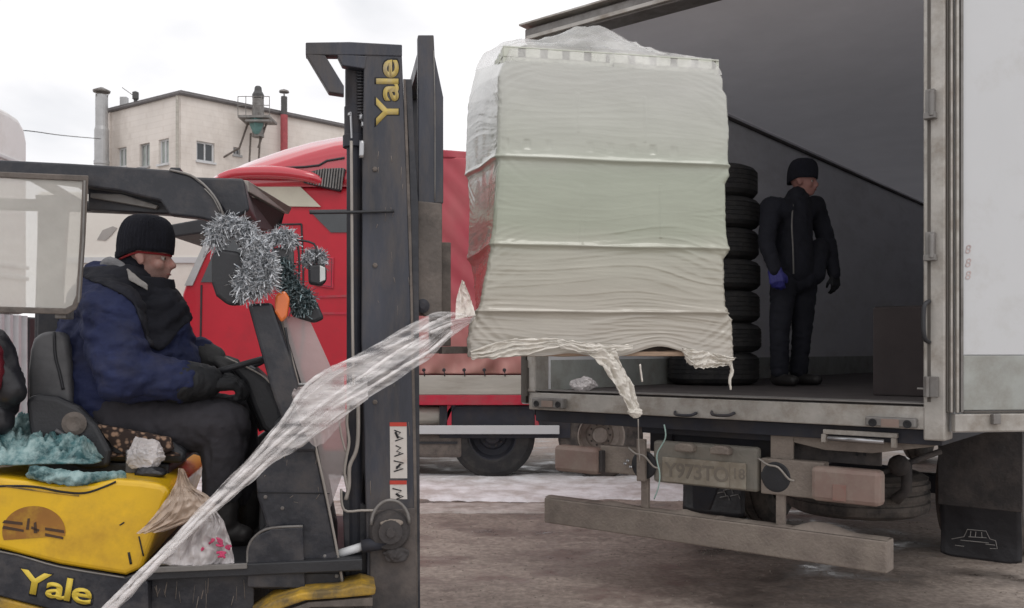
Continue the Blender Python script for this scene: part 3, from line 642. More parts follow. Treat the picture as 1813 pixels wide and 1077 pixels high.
# ================================================================== box truck being loaded
AT = math.atan2(.633, .774)
TF = Frame((945-CX)/F*6.08, 6.08, 0, -AT)
def tk(px, py, d=0): return hit(TF, px, py, 1, d)
bt = thing('box_truck', 'white box truck with its rear opening wide open and the right door swung out', 'truck', (1.27, 3, 0), TF)
def tb_(name, x0, x1, y0, y1, z0, z1, m, parent=bt, bevel=.004, **k): return obj(name, box(nb(), x0, x1, y0, y1, z0, z1), m, parent, bevel=bevel, **k)
LT, WT, ZF, ZC = 9.6, 2.55, 1.235, 3.56
tb_('side_wall', -.02, .04, .10, LT, 1.11, 3.64, 'truck_white')
tb_('side_wall', 2.51, 2.57, .10, LT, 1.11, 3.64, 'truck_white')
tb_('front_wall', .04, 2.51, LT-.06, LT, 1.11, 3.64, 'truck_white')
tb_('inner_lining', .041, .052, .10, LT-.06, ZF, 3.665, 'interior_wall', bevel=0)
tb_('inner_lining', 2.498, 2.509, .10, LT-.06, ZF, 3.665, 'interior_wall', bevel=0)
tb_('inner_lining', .053, 2.497, LT-.075, LT-.061, ZF, 3.665, 'interior_wall', bevel=0)
b_ = nb(); grid(b_, lambda i, j: Vector((.0+2.55*i, .10+(LT-.10)*j, 3.668)), 6, 20); obj('roof', b_, 'interior_ceiling', bt)
tb_('corner_line', .053, .08, .10, LT-.08, 3.60, 3.63, 'interior_floor', bevel=.008)  # dark strip added so the ceiling corner shows as a dark line
tb_('floor', .053, 2.497, .0, LT-.076, 1.14, ZF, 'interior_floor', bevel=0)
tb_('kick_plate', .053, .062, .12, LT-.08, ZF+.001, 1.44, 'truck_kick', bevel=0)
# rear portal: sill, posts, header with their pressed steps
tb_('sill', -.01, 2.56, -.04, .0, 1.11, 1.225, 'alu', bevel=.006)
tb_('sill_edge', .05, 2.50, -.045, .10, 1.236, 1.243, 'steel_grey', bevel=.002)
tb_('portal_post', -.02, .05, -.05, .10, 1.227, 3.56, 'alu', bevel=.008)
po = tb_('portal_post', 2.48, 2.58, -.05, .10, 1.06, 3.64, 'alu', bevel=.008)
hd = tb_('header', -.03, 2.48, -.06, .10, 3.562, 3.655, 'steel_grey', bevel=.008)
tb_('drip_edge', -.05, 2.60, -.10, .04, 3.671, 3.685, 'alu', bevel=.003)
tb_('header_lip', .0, 2.47, -.085, -.061, 3.572, 3.597, 'alu', hd, bevel=.003)
# left door, folded right back along the side of the body: only its edge and hinges show
ld = tb_('left_door', -.12, -.05, .02, 1.25, 1.14, 3.58, 'truck_white', bevel=.006, label='left door folded back along the side')
for z in (1.32, 1.95, 2.6, 3.3):
    b_ = nb(); tube(b_, [(-.035, -.055, z-.12), (-.035, -.055, z+.12)], .022, 10); box(b_, -.06, .0, -.052, -.03, z-.07, z+.07); obj('hinge', b_, 'gasket', ld)
b_ = nb(); box(b_, -.1, -.06, -.012, .018, 1.15, 3.57); obj('gasket', b_, 'gasket', ld)
# handles and locking gear on the right post
for py0, py1 in ((160, 208), (412, 458)):
    p = tk(1648, (py0+py1)/2, -.06); h = (py1-py0)/F*4.5/2
    b_ = nb(); box(b_, p.x-.02, p.x+.022, -.085, -.052, p.z-h, p.z+h); tube(b_, [(p.x+.012, -.095, p.z-h), (p.x+.012, -.095, p.z+h*.8)], .013, 10); box(b_, p.x-.026, p.x+.03, -.1, -.06, p.z-h-.012, p.z-h+.018); obj('hinge', b_, 'steel_grey', po, bevel=.003)
p = tk(1645, 570, -.06)
b_ = nb(); tube(b_, [(p.x, -.06, p.z+.10), (p.x-.008, -.1, p.z+.085), (p.x-.012, -.112, p.z+.04), (p.x-.012, -.112, p.z-.04), (p.x-.008, -.1, p.z-.085), (p.x, -.06, p.z-.10)], .011, 10, sm=4); obj('grab_handle', b_, 'dark_plastic', po, smooth=True)
p = tk(1648, 685, -.06); b_ = nb(); box(b_, p.x-.03, p.x+.035, -.08, -.052, p.z-.05, p.z+.05); tube(b_, [(p.x-.01, -.09, p.z-.05), (p.x-.01, -.09, p.z+.05)], .011, 8); tube(b_, [(p.x-.06, -.075, p.z-.01), (p.x, -.075, p.z-.01)], .006, 6); obj('latch', b_, 'steel_grey', po, bevel=.002)
b_ = nb(); box(b_, 2.50, 2.515, -.053, -.049, 1.25, 3.58); obj('post_channel', b_, 'gasket', po)
# right door, hinged at the right post and swung far round; its inner face is towards us
hx = TF.o+TF.m @ Vector((2.585, -.02, 0)); DF = Frame(hx.x, hx.y, 0, R(7))
def dpt(x, y, z): return TF.m.transposed() @ (DF.o+DF.m @ Vector((x, y, z))-TF.o)
def dbox(name, x0, x1, y0, y1, z0, z1, m, parent, bevel=.004, **k):
    b_ = box(nb(), x0, x1, y0, y1, z0, z1)
    for v in b_.verts: v.co = dpt(*v.co)
    return obj(name, b_, m, parent, bevel=bevel, **k)
dz0, dz1 = 1.205, 3.72
rd = dbox('right_door', .035, 1.27, .005, .075, 1.10, dz1, 'truck_white', bt, label='right door, inner face with grey kick plate')
dbox('door_panel', .075, 1.22, -.006, .0045, 1.482, dz1-.05, 'truck_white', rd, .002)
dbox('kick_plate', .075, 1.22, -.012, .0045, dz0+.005, 1.478, 'truck_kick', rd, .003)
dbox('lower_rail', .02, 1.28, -.03, .0045, 1.105, dz0-.012, 'alu', rd, .006)
for x0, x1, y, m in ((-.012, -.002, .0, 'gasket'), (.002, .012, -.012, 'alu'), (.015, .024, -.004, 'gasket'), (.027, .040, -.02, 'alu'), (.043, .052, -.006, 'gasket'), (.055, .070, -.01, 'steel_grey')):
    dbox('gasket' if m == 'gasket' else 'edge_strip', x0, x1, y-.012, y+.004 if x0 < .03 else .0045, dz0-.005, dz1-.01, m, rd, .002)
dbox('gasket', .075, 1.22, -.018, .0045, dz0-.008, dz0+.002, 'gasket', rd, .002)
DM = basis(dpt(0, 0, 0), dpt(1, 0, 0)-dpt(0, 0, 0), dpt(0, 0, 1)-dpt(0, 0, 0), dpt(0, -1, 0)-dpt(0, 0, 0))
for k, (s_, py) in enumerate((('8', 442), ('8', 466), ('8', 488))):
    q_ = hit(DF, 1708, py+7, 1, -.008); obj('red_mark', text_bm(s_, .062, .0006, M=basis(dpt(q_.x, -.0075, q_.z), dpt(1, 0, 0)-dpt(0, 0, 0), dpt(0, 0, 1)-dpt(0, 0, 0), dpt(0, -1, 0)-dpt(0, 0, 0)), shear=.2), 'red_faint', rd)
for (px, py, s_) in ((1760, 740, .03),):
    q_ = hit(DF, px, py, 1, -.03); dbox('door_clip', q_.x-.02, q_.x+.02, -.055, -.031, q_.z-.03, q_.z+.02, 'steel_grey', rd, .003)
# sill fittings
def sill_lamp(px0, px1, py0, py1, left):
    a = tk(px0, py0, -.06); b = tk(px1, py1, -.06)
    s_ = tb_('marker_plate', a.x, b.x, -.085, -.041, b.z+.01, a.z, 'steel_grey', bevel=.008)
    for f in (.16, .84):
        x = a.x+(b.x-a.x)*f; b_ = nb(); lathe(b_, [(.02, 0), (.021, .004), (.012, .004), (.01, .001)], (x, -.086, (a.z+b.z)/2), (0, -1, 0), 14); obj('lamp_hole', b_, 'dark_print', s_)
    b_ = box(nb(), a.x+(b.x-a.x)*.33, a.x+(b.x-a.x)*.68, -.09, -.086, (a.z+b.z)/2-.018, (a.z+b.z)/2+.022); obj('lens', b_, 'lamp_muddy', s_)
sill_lamp(945, 1001, 704, 727, 1); sill_lamp(1534, 1624, 737, 762, 0)
for px in (1212, 1278):
    p = tk(px, 733, -.06); b_ = nb(); tube(b_, [(p.x-.07, -.045, p.z+.008), (p.x-.05, -.075, p.z-.005), (p.x, -.08, p.z-.008), (p.x+.05, -.075, p.z-.005), (p.x+.07, -.045, p.z+.008)], .009, 8, sm=3); obj('sill_loop', b_, 'chassis', bt, smooth=True)
# chassis under the body
tb_('body_rail', .0, 2.55, .02, 9.5, 1.03, 1.105, 'chassis')
tb_('cross_member', .78, 1.76, .10, .22, .99, 1.029, 'chassis'); tb_('cross_member', .75, 1.75, .25, .40, .86, 1.02, 'chassis')
for x in (.83, 1.62): tb_('chassis_rail', x, x+.09, .23, 9.0, .80, 1.028, 'chassis')
a = tk(1364, 752, .12); b = tk(1470, 820, .12)
for k, (px0, px1, py0, py1, d) in enumerate(((1364, 1404, 752, 822, .05), (1406, 1560, 758, 826, .16))):
    a = tk(px0, py0, d); b = tk(px1, py1, d); tb_('support_plate', a.x, b.x, d, d+.02, b.z, a.z, 'muddy_dark' if k else 'muddy_steel')
for px in (1517, 1531):
    p = tk(px, 797, .158); b_ = box(nb(), p.x-.006, p.x+.006, .15, .162, p.z-.03, p.z+.03); obj('slot', b_, 'dark_print', bt)
a = tk(1458, 760, -.02); b = tk(1578, 778, -.02)
b_ = nb(); box(b_, a.x, b.x+.03, -.03, .0, a.z-.025, a.z); box(b_, a.x-.01, a.x+.015, -.03, .0, a.z-.07, a.z-.026); box(b_, b.x, b.x+.025, -.03, .0, a.z-.075, a.z-.026); br = obj('step_bracket', b_, 'alu', bt, bevel=.003)
b_ = nb(); tube(b_, [(a.x+.03, -.04, a.z-.045), (b.x-.03, -.04, a.z-.045)], .012, 10); obj('step_tube', b_, 'steel_light', br, smooth=True)
b_ = nb(); prism(b_, [(1.75, .06, 1.045), (2.50, .06, 1.055), (2.50, .06, 1.02), (2.2, .06, .965), (1.95, .06, .965), (1.75, .06, 1.0)], (0, .05, 0)); obj('corner_brace', b_, 'muddy_steel', bt, bevel=.003)
# light bar: beam, lamps, number plate
tb_('light_beam', .52, .80, .02, .10, .73, .90, 'muddy_steel', bevel=.008); 
tb_('light_beam', 1.60, 1.96, .02, .10, .70, .90, 'muddy_steel', bevel=.008)
tb_('plate_beam', .90, 1.58, .03, .09, .70, .955, 'green_grey', bevel=.02)
ll = tb_('rear_lamp', .20, .535, -.045, .06, .715, .885, 'lamp_muddy', bevel=.025, label='left rear lamp under dry mud'); tb_('lamp_side', .537, .56, -.02, .05, .73, .87, 'muddy_dark', ll)
rl = tb_('rear_lamp', 1.91, 2.27, -.045, .06, .70, .885, 'lamp_muddy', bevel=.025, label='right rear lamp with a red lens patch')
b_ = box(nb(), 2.03, 2.10, -.049, -.0455, .715, .80); obj('red_lens', b_, 'lamp_red', rl, bevel=.001)
for x in (.84, 1.69):
    b_ = nb(); lathe(b_, [(.088, 0), (.088, .008), (.075, .012), (.01, .014)], (x, .029, .80), (0, -1, 0), 28); obj('fog_lamp', b_, 'dark_plastic', bt, bevel=0)
    b_ = nb(); tube(b_, [(x-.1, .01, .9), (x-.03, -.02, .87), (x+.03, -.02, .86), (x+.08, .0, .80), (x+.11, .01, .79)], .006, 6, sm=4); obj('cable', b_, 'pipe_beige', bt, smooth=True)
b_ = nb()
for k in range(3): ell(b_, (.72+.02*k, -.0, .80+.022*math.sin(k*2)), (.012, .01, .012), sub=1)
obj('bolt', b_, 'steel_light', bt)
npl = tb_('number_plate', .975, 1.515, .008, .026, .712, .862, 'plate_muddy', bevel=.006)
b_ = text_bm('Y973TO', .122, .0008, .002, M=basis((1.0, .0068, .746), (1, 0, 0), (0, 0, 1), (0, -1, 0)), space=.95)
obj('plate_letters', b_, 'plate_ink', npl); b_ = text_bm('18', .085, .0008, .001, M=basis((1.43, .0068, .772), (1, 0, 0), (0, 0, 1), (0, -1, 0))); obj('region_number', b_, 'plate_ink', npl)
b_ = box(nb(), 1.418, 1.421, .0065, .0079, .72, .855); obj('plate_divider', b_, 'plate_ink', npl)
for x in (1.14, 1.37):
    b_ = nb(); prism(b_, [(x-.06, -.03, .905), (x+.06, -.03, .905), (x+.06, -.03, .94), (x+.03, -.03, .955), (x-.03, -.03, .955), (x-.06, -.03, .94)], (0, .06, 0)); obj('plate_lamp', b_, 'muddy_steel', bt, bevel=.008)
# underrun bar with dried mud on its upper edge
ub = tb_('underrun_bar', .11, 2.30, -.03, .09, .365, .53, 'muddy_steel', bevel=.008)
def mudrow(u, v_):
    x = .11+2.19*u; bump_ = max(0, noise.noise(Vector((x*4, 2, 5))))*.03+max(0, noise.noise(Vector((x*13, 6, 1))))*.016
    if 1.78 < x < 2.12: bump_ += .045*math.sin((x-1.78)/.34*math.pi)
    y = -.025+.11*v_; return Vector((x, y, .5325+bump_*math.sin(v_*math.pi)))
b_ = nb(); grid(b_, mudrow, 200, 12); m2 = obj('mud_crust', b_, 'muddy_steel', ub, smooth=True); m2['kind'] = 'stuff'
for x in (.84, 1.71): tb_('bar_bracket', x-.025, x+.025, .03, .06, .533, .90, 'muddy_steel', ub if False else bt)
b_ = box(nb(), .805, .865, -.005, .02, .70, .96); obj('bar_bracket', b_, 'muddy_steel', bt, bevel=.004)
# wheels, mudflaps, springs
for x in (.02, .32, 1.93, 2.23): truck_wheel(bt, TF and (x, 2.75, .47), (1, 0, 0) , 'tyre_muddy', 'rim_muddy', r=.47, w=.27)
for x in (.05, 2.25): truck_wheel(bt, (x, 8.4, .47), (1, 0, 0), 'tyre_muddy', 'rim_muddy', r=.47, w=.27)
tb_('axle', .2, 2.35, 2.68, 2.82, .40, .54, 'chassis')
def flap(x0, x1, d, zt, zb, name='mudflap', m='bag_dark'):
    def f(u, v_):
        x = x0+(x1-x0)*u; z = zt+(zb-zt)*v_; return Vector((x, d+.03*math.sin(v_*2.2)+.008*noise.noise(Vector((x*8, z*5, 1))), z-.02*v_*abs(2*u-1)**6*-1))
    b_ = nb(); grid(b_, f, 16, 24); return obj(name, b_, m, bt, smooth=True, thick=.012)
fd = 1.75
a = hit(TF, 1664, 885, 1, fd); b = hit(TF, 1808, 1003, 1, fd)
fl_ = flap(a.x, b.x, fd, a.z, max(.10, b.z)); tb_('mudflap_holder', a.x-.01, b.x+.01, fd-.01, fd+.02, a.z-.03, 1.02, 'muddy_dark')
def fp(px, py): q = hit(TF, px, py, 1, fd); return q
b_ = nb()
for pts in (((1684, 955), (1706, 951), (1712, 938), (1745, 941), (1752, 955), (1762, 958), (1765, 972), (1752, 972)), ((1714, 951), (1746, 953)), ((1700, 957), (1750, 962)), ((1744, 964), (1761, 966)), ((1690, 966), (1706, 968)), ((1718, 941), (1717, 951)), ((1727, 942), (1726, 951)), ((1737, 943), (1738, 953))):
    tube(b_, [fp(*q)+Vector((0, .024, 0)) for q in pts], .0028, 5)
for v in b_.verts: v.co.y += -.012
obj('mudflap_print', b_, 'dust_print', fl_)
fl2 = flap(.05, .6, 1.95, .95, .16)
b_ = nb()
for (x, z) in ((.40, .34), (.46, .37), (.52, .33), (.43, .31)): tube(b_, [(x-.04, 1.965, z), (x+.03, 1.965, z+.02), (x+.045, 1.965, z-.015)], .004, 5)
obj('mudflap_print', b_, 'dust_print', fl2)
b_ = nb(); prism(b_, [(.64, 1.0, .95), (1.0, 1.0, .95), (.78, 1.0, .38), (.66, 1.0, .38)], (0, .04, 0)); obj('spring_bracket', b_, 'chassis', bt)
# spare wheel slung flat under the frame, seen as ribbed tread
sw = nb(); lathe(sw, [(.26, 0), (.40, .0), (.46, .03), (.47, .06), (.47, .09), (.455, .095), (.455, .115), (.47, .12), (.47, .155), (.455, .16), (.455, .18), (.47, .185), (.47, .22), (.455, .225), (.455, .235), (.46, .25), (.40, .28), (.26, .28)], (1.62, 1.55, .40), (0, 0, 1), 40, close=True); spw = obj('spare_wheel', sw, 'tyre_muddy', bt)
b_ = nb(); tube(b_, [(1.62, 1.55, .45), (1.62, 1.55, .95)], .03, 8); box(b_, 1.35, 1.9, 1.5, 1.6, .69, .72); obj('spare_carrier', b_, 'chassis', spw)
b_ = nb(); tube(b_, [(2.05, 1.2, .8), (2.05, 1.2, .62), (1.98, 1.2, .55)], .035, 8); tube(b_, [(1.9, 1.1, .72), (2.2, 1.4, .86)], .02, 8); ell(b_, (2.02, 1.15, .78), (.07, .05, .07), sub=2); obj('brake_gear', b_, 'muddy_dark', bt, smooth=True)
tb_('axle_fender', 1.88, 2.56, 2.1, 3.4, .98, 1.02, 'chassis'); tb_('fuel_tank', 1.98, 2.5, 4.2, 5.4, .4, .95, 'chassis', bevel=.06)
# cab at the far front end
b_ = nb(); prism(b_, [(.1, LT+.12, .6), (.1, LT+2.0, .6), (.1, LT+2.05, 1.5), (.1, LT+1.75, 2.7), (.1, LT+.12, 2.8)], (2.35, 0, 0)); obj('cab', b_, 'truck_white', bt, bevel=.06)

# ------------------------------------------------------------------ things inside the box
tyre_c = (.42, 1.80)
zz = ZF+.002; nm = ['lowest tyre of the dark stack standing on the truck floor', 'second tyre from the floor in the stack inside the truck', 'third tyre from the floor, just under the one with the white label',
      'black tyre with a small white label, level with the man\'s hand', 'fifth tyre from the floor in the stack inside the truck', 'sixth tyre from the floor, second from the top of the stack', 'topmost tyre of the stack beside the standing man']
for k in range(7):
    w_ = [.25, .23, .25, .24, .24, .24, .25][k]; r_ = [.355, .375, .35, .37, .345, .36, .35][k]; dx = random.uniform(-.015, .015)
    root = thing('truck_tyre', nm[k], 'tyre', (tyre_c[0]+dx, tyre_c[1], zz), TF, 'tyres stacked inside the box truck')
    b_ = nb(); r2 = r_*.55
    prof = [(r2, .02), (r2*1.1, .0), (r_*.8, .0), (r_*.93, .02), (r_, .05)]
    for g_ in range(4): z0 = .055+(w_-.11)*g_/4; z1 = .055+(w_-.11)*(g_+1)/4; prof += [(r_, z0), (r_, z1-.008), (r_-.005, z1-.006), (r_-.005, z1-.002)]
    prof += [(r_, w_-.05), (r_*.93, w_-.02), (r_*.8, w_), (r2*1.1, w_), (r2, w_-.02)]
    lathe(b_, prof, (tyre_c[0]+dx, tyre_c[1], zz), (0, 0, 1), 40, close=True); obj('rubber_ring', b_, 'tyre', root)
    if k == 3:
        th = hit(TF, 1303, 523, 1, tyre_c[1]-r_*.8); b_ = nb(); c_ = Vector((tyre_c[0]+dx, tyre_c[1], 0)); an = math.atan2(-.86, .45)
        A_ = Vector((math.cos(an), math.sin(an), 0)); T_ = Vector((-A_.y, A_.x, 0)); q = c_+A_*(r_+.003)
        prism(b_, [q-T_*.032+Vector((0, 0, zz+.06)), q+T_*.032+Vector((0, 0, zz+.06)), q+T_*.032+Vector((0, 0, zz+.19)), q-T_*.032+Vector((0, 0, zz+.19))], A_*.004); obj('label', b_, 'label_white', root)
    zz += w_+.002
a = hit(TF, 1545, 545, 1, .75); b = hit(TF, 1640, 545, 1, .75)
ck = thing('dark_carton', 'dark brown cardboard carton on the truck floor by the right post', 'box', ((a.x+b.x)/2, .9, ZF), TF)
obj('carton', box(nb(), a.x, b.x, .75, 1.25, ZF+.001, a.z), 'box_brown', ck, bevel=.008)
obj('flap', box(nb(), a.x+.01, b.x-.01, .76, .99, a.z+.001, a.z+.006), 'box_brown', ck); obj('flap', box(nb(), a.x+.01, b.x-.01, 1.01, 1.24, a.z+.001, a.z+.006), 'box_brown', ck)
# crumpled film ball lying on the sill
p = tk(1032, 692, .06); b_ = crumple((p.x, .06, ZF+.044), (.15, .10, .085), 14, flat=.5)
obj('crumpled_film_ball', b_, 'bag_clear', frame=TF, base=(p.x, .06, ZF), label='crumpled ball of clear film lying on the left end of the truck sill', cat='plastic film')
# pale green strap end hanging below the sill
b_ = nb(); tube(b_, [hit(TF, *q, 1, -.10) for q in ((1176, 752), (1178, 776), (1163, 806), (1168, 838), (1166, 862), (1158, 884))], .004, 6, sm=5); 
b_2 = nb(); tube(b_2, [hit(TF, *q, 1, -.07) for q in ((1130, 742), (1131, 790), (1133, 818))], .004, 6, sm=3)
st = thing('strap_end', 'thin pale green strap dangling beside the left end of the number plate', 'strap', tuple(hit(TF, 1176, 752, 1, -.1)), TF); obj('strap', b_, 'strap_green', st, smooth=True); obj('strap', b_2, 'pipe_beige', st, smooth=True)
# ================================================================== forklift
FF = Frame(-1.64, 4.0, 0, R(11))
def fk(px, py, v): return hit(FF, px, py, 1, v)
fo = thing('forklift', 'yellow and black forklift with tall mast, open cabin and overhead guard holding the load', 'forklift', (0, 0, 0), FF)
def side(name, pts, v0, v1, m, parent=fo, bevel=.004, **k):
    """plate or block whose outline lies in the upright plane v = v0 of the forklift, with real depth to v1"""
    P = [fk(a, b, v0) for a, b in pts]
    return obj(name, prism(nb(), P, (0, v1-v0, 0)), m, parent, bevel=bevel, **k)
def fbox(name, u0, u1, v0, v1, z0, z1, m, parent=fo, bevel=.004, **k): return obj(name, box(nb(), u0, u1, v0, v1, z0, z1), m, parent, bevel=bevel, **k)
VN = -.52
body = side('body', ((-190, 838), (0, 846), (100, 858), (165, 856), (205, 849), (250, 852), (288, 858), (302, 872), (268, 962), (250, 1008), (222, 1020), (105, 1001), (0, 974), (-190, 955)), VN, .50, 'yellow_paint', bevel=.022, seg=3)
def dline(pts, v, r, m, name, parent, sm=4): b_ = nb(); tube(b_, [fk(a, b, v) for a, b in pts], r, 6, sm=sm); return obj(name, b_, m, parent, smooth=True)
dline(((-120, 866), (0, 861), (60, 862), (110, 871), (150, 873), (185, 862), (205, 853)), VN-.001, .0045, 'dark_print', 'hood_seam', body)
dline(((212, 930), (220, 925)), VN-.001, .003, 'dark_print', 'scratch', body); dline(((228, 978), (232, 999)), VN-.001, .005, 'dark_print', 'scratch', body); dline(((246, 950), (254, 985)), VN-.001, .003, 'dark_print', 'scratch', body)
b_ = nb(); tube(b_, [fk(8, 861, VN-.002), fk(90, 872, VN-.002), fk(140, 878, VN-.002)], .003, 5); obj('hood_edge_wear', b_, 'yellow_worn', body)
side('side_band', ((-190, 956), (0, 976), (105, 1003), (222, 1022), (250, 1012), (262, 1034), (264, 1118), (120, 1087), (0, 1056), (-190, 1025)), VN-.004, .49, 'black_paint', bevel=.006)
dline(((-190, 957), (0, 977), (105, 1004), (220, 1023)), VN-.006, .0035, 'steel_grey', 'band_trim', fo)
side('lower_body', ((-190, 1027), (0, 1058), (120, 1089), (264, 1120), (264, 1230), (-190, 1230)), VN, .49, 'yellow_worn', bevel=.01)
def decal(pts, v, m, name, parent, th=.0015): return obj(name, prism(nb(), [fk(a, b, v) for a, b in pts], (0, -th, 0)), m, parent)
em = decal([(60+56*math.cos(a), 942-46*math.sin(a)) for a in [math.pi*k/20-.15 for k in range(24)]], VN-.0005, 'emblem_brown', 'emblem', body)
for pts in (((8, 921), (40, 925), (40, 930), (4, 926)), ((6, 931), (42, 938), (42, 942), (4, 936)), ((80, 934), (113, 939), (114, 944), (80, 939)), ((80, 944), (112, 951), (112, 955), (80, 949)), ((49, 918), (53, 918), (51, 938), (46, 938)), ((60, 926), (64, 924), (66, 944), (60, 944)), ((56, 932), (70, 938), (68, 942), (55, 936))):
    decal(pts, VN-.0025, 'emblem_dark', 'emblem_stroke', em)
def fit_text(s, corners, v, m, name, parent, off=.0, th=.0012, shear=.12, outline=None):
    """lettering laid on the plane v, fitted to the four corners (bottom-left, bottom-right, top-left) of the word"""
    bl, br_, tl = [fk(a, b, v) for a, b in corners]
    b_ = text_bm(s, 1, 0, off, shear=shear, space=.92); xs = [q.co.x for q in b_.verts]; ys = [q.co.y for q in b_.verts]
    x0, x1, y0, y1 = min(xs), max(xs), min(ys), max(ys)
    for q in b_.verts: q.co = bl+(br_-bl)*((q.co.x-x0)/(x1-x0))+(tl-bl)*((q.co.y-y0)/(y1-y0))
    r = bmesh.ops.extrude_face_region(b_, geom=b_.faces[:]); 
    for q in r['geom']:
        if isinstance(q, bmesh.types.BMVert): q.co.y -= th
    return obj(name, b_, m, parent)
fit_text('Yale', ((34, 1052), (166, 1077), (34, 1004)), VN-.0045, 'dark_print', 'lettering_outline', fo, off=.040, th=.0003)  # dark printed outline behind the letters
fit_text('Yale', ((37, 1049), (162, 1073), (37, 1007)), VN-.0052, 'yellow_print', 'lettering', fo, off=.022, th=.0004)
# footwell, step, floor
a = fk(262, 1010, VN); b = fk(438, 1010, VN); zf = fk(350, 1002, VN).z
fbox('floor_plate', a.x-.03, b.x+.45, VN, .48, zf-.05, zf, 'dark_plastic', bevel=.006)
fbox('step_edge', a.x, b.x, VN-.012, VN, zf-.018, zf+.004, 'steel_grey', bevel=.003)
fbox('step_well', a.x, b.x+.02, VN+.06, .46, .22, zf-.052, 'black_paint')
side('step_plate', ((266, 1160), (440, 1160), (440, 1175), (266, 1175)), VN-.02, -.2, 'steel_grey')
# near cowl, pillar, far cowl, dashboard
side('cowl', ((437, 1042), (441, 1000), (438, 962), (472, 934), (455, 880), (452, 830), (470, 790), (520, 752), (553, 760), (612, 1040), (612, 1052)), -.47, -.40, 'black_paint', bevel=.012)
side('cowl', ((400, 1042), (420, 800), (500, 740), (553, 745), (612, 1040)), .34, .42, 'black_paint', bevel=.01)
side('dashboard', ((455, 985), (462, 830), (484, 748), (520, 735), (556, 760), (608, 1030), (560, 1040)), -.38, .33, 'dark_plastic', bevel=.02)
side('steering_column', ((404, 650), (424, 640), (452, 652), (478, 676), (498, 716), (510, 762), (492, 782), (462, 760), (446, 722), (430, 680)), -.10, .10, 'dark_plastic', bevel=.03, seg=3)
dline(((398, 632), (440, 652), (468, 668), (486, 690), (496, 712)), -.105, .004, 'pipe_beige', 'dashboard_edge', fo)
sc_ = fk(424, 648, 0); b_ = nb(); n_ = Vector((-.28, 0, .96)); A_, B_ = frame_axes(n_)
lathe(b_, [(.165+.014*math.cos(2*math.pi*k/10), .014*math.sin(2*math.pi*k/10)) for k in range(10)], sc_, n_, 36, close=True)
swh = obj('steering_wheel', b_, 'dark_plastic', fo, smooth=True)
b_ = nb()
for k in range(3):
    a_ = k*2.094+.3; tube(b_, [sc_-n_*.03, sc_+(A_*math.cos(a_)+B_*math.sin(a_))*.16], .012, 8)
lathe(b_, [(.04, -.05), (.045, -.01), (.03, .0)], sc_, n_, 16); obj('spoke', b_, 'dark_plastic', swh)
b_ = nb(); tube(b_, [sc_-n_*.03, fk(470, 760, 0)], .03, 10); obj('steering_shaft', b_, 'dark_plastic', fo)
side('pillar', ((438, 538), (481, 536), (515, 636), (548, 752), (560, 800), (520, 800), (480, 690)), -.50, -.44, 'black_paint', bevel=.012)
far_p = side('pillar', ((438, 538), (481, 536), (560, 800), (520, 800)), -.50, -.44, 'black_paint', bevel=.012)
for v in far_p.data.vertices: v.co.y += .88
dline(((552, 762), (574, 860), (594, 960), (607, 1036)), -.475, .006, 'pipe_beige', 'pillar_edge', fo)
b_ = nb(); tube(b_, [fk(438, 1000, VN+.02), fk(440, 968, VN+.02), fk(456, 946, VN+.02), fk(482, 935, VN+.02), fk(536, 932, VN+.02)], .006, 6, sm=4); obj('fender_edge', b_, 'steel_grey', fo, smooth=True)
side('fender_plate', ((438, 1040), (439, 970), (455, 948), (482, 937), (536, 934), (540, 1042)), VN+.015, -.471, 'black_paint')
b_ = nb(); tube(b_, [fk(471, 1008, -.5), fk(440, 1000, -.5)], .004, 5); obj('fender_hook', b_, 'steel_grey', fo)
side('front_fender', ((440, 1092), (478, 1068), (532, 1050), (600, 1045), (640, 1036), (666, 1040), (664, 1054), (600, 1060), (540, 1064), (500, 1078), (462, 1104)), -.60, -.40, 'yellow_worn', bevel=.008)
side('fender_liner', ((470, 1104), (505, 1082), (545, 1067), (660, 1058), (660, 1074), (550, 1076), (490, 1110)), -.59, -.41, 'rust_steel', bevel=.004)
dline(((456, 872), (520, 873), (584, 874)), -.472, .0025, 'dark_print', 'panel_seam', fo, 1)
dline(((440, 1016), (540, 1016), (604, 1015)), -.472, .0025, 'dark_print', 'panel_seam', fo, 1)
for px, py in ((470, 1008), (500, 900), (575, 985), (470, 880), (596, 1020)):
    c_ = fk(px, py, -.471); obj('bolt', lathe(nb(), [(.008, 0), (.008, .004), (.005, .006)], c_, (0, -1, 0), 8), 'steel_grey', fo)
rs_ = random.Random(9)
for k in range(16):
    x, y = rs_.uniform(270, 432), rs_.uniform(1022, 1060); dline(((x, y), (x+rs_.uniform(-5, 5), y+rs_.uniform(8, 36))), VN+.0595, rs_.uniform(.0008, .0022), 'muddy_steel', 'scratch', fo, 1)
for k in range(14):
    x, y = rs_.uniform(462, 590), rs_.uniform(790, 1035); dline(((x, y), (x+rs_.uniform(-8, 8), y+rs_.uniform(-14, 14))), -.4705, rs_.uniform(.0006, .0014), 'muddy_steel', 'scratch', fo, 1)
# plexiglass shield in front of the pillar
side('shield', ((498, 560), (546, 562), (592, 664), (556, 792), (540, 700)), -.40, -.395, 'plexi_shield', bevel=0)
side('lower_shield', ((520, 690), (608, 650), (616, 812), (583, 905), (560, 800)), -.34, -.335, 'plexi_shield', bevel=0)
dline(((497, 560), (545, 742), (560, 796)), -.404, .005, 'pipe_beige', 'shield_edge', fo)
dline(((482, 688), (520, 682), (552, 680)), -.41, .007, 'vent_steel', 'support_rod', fo)
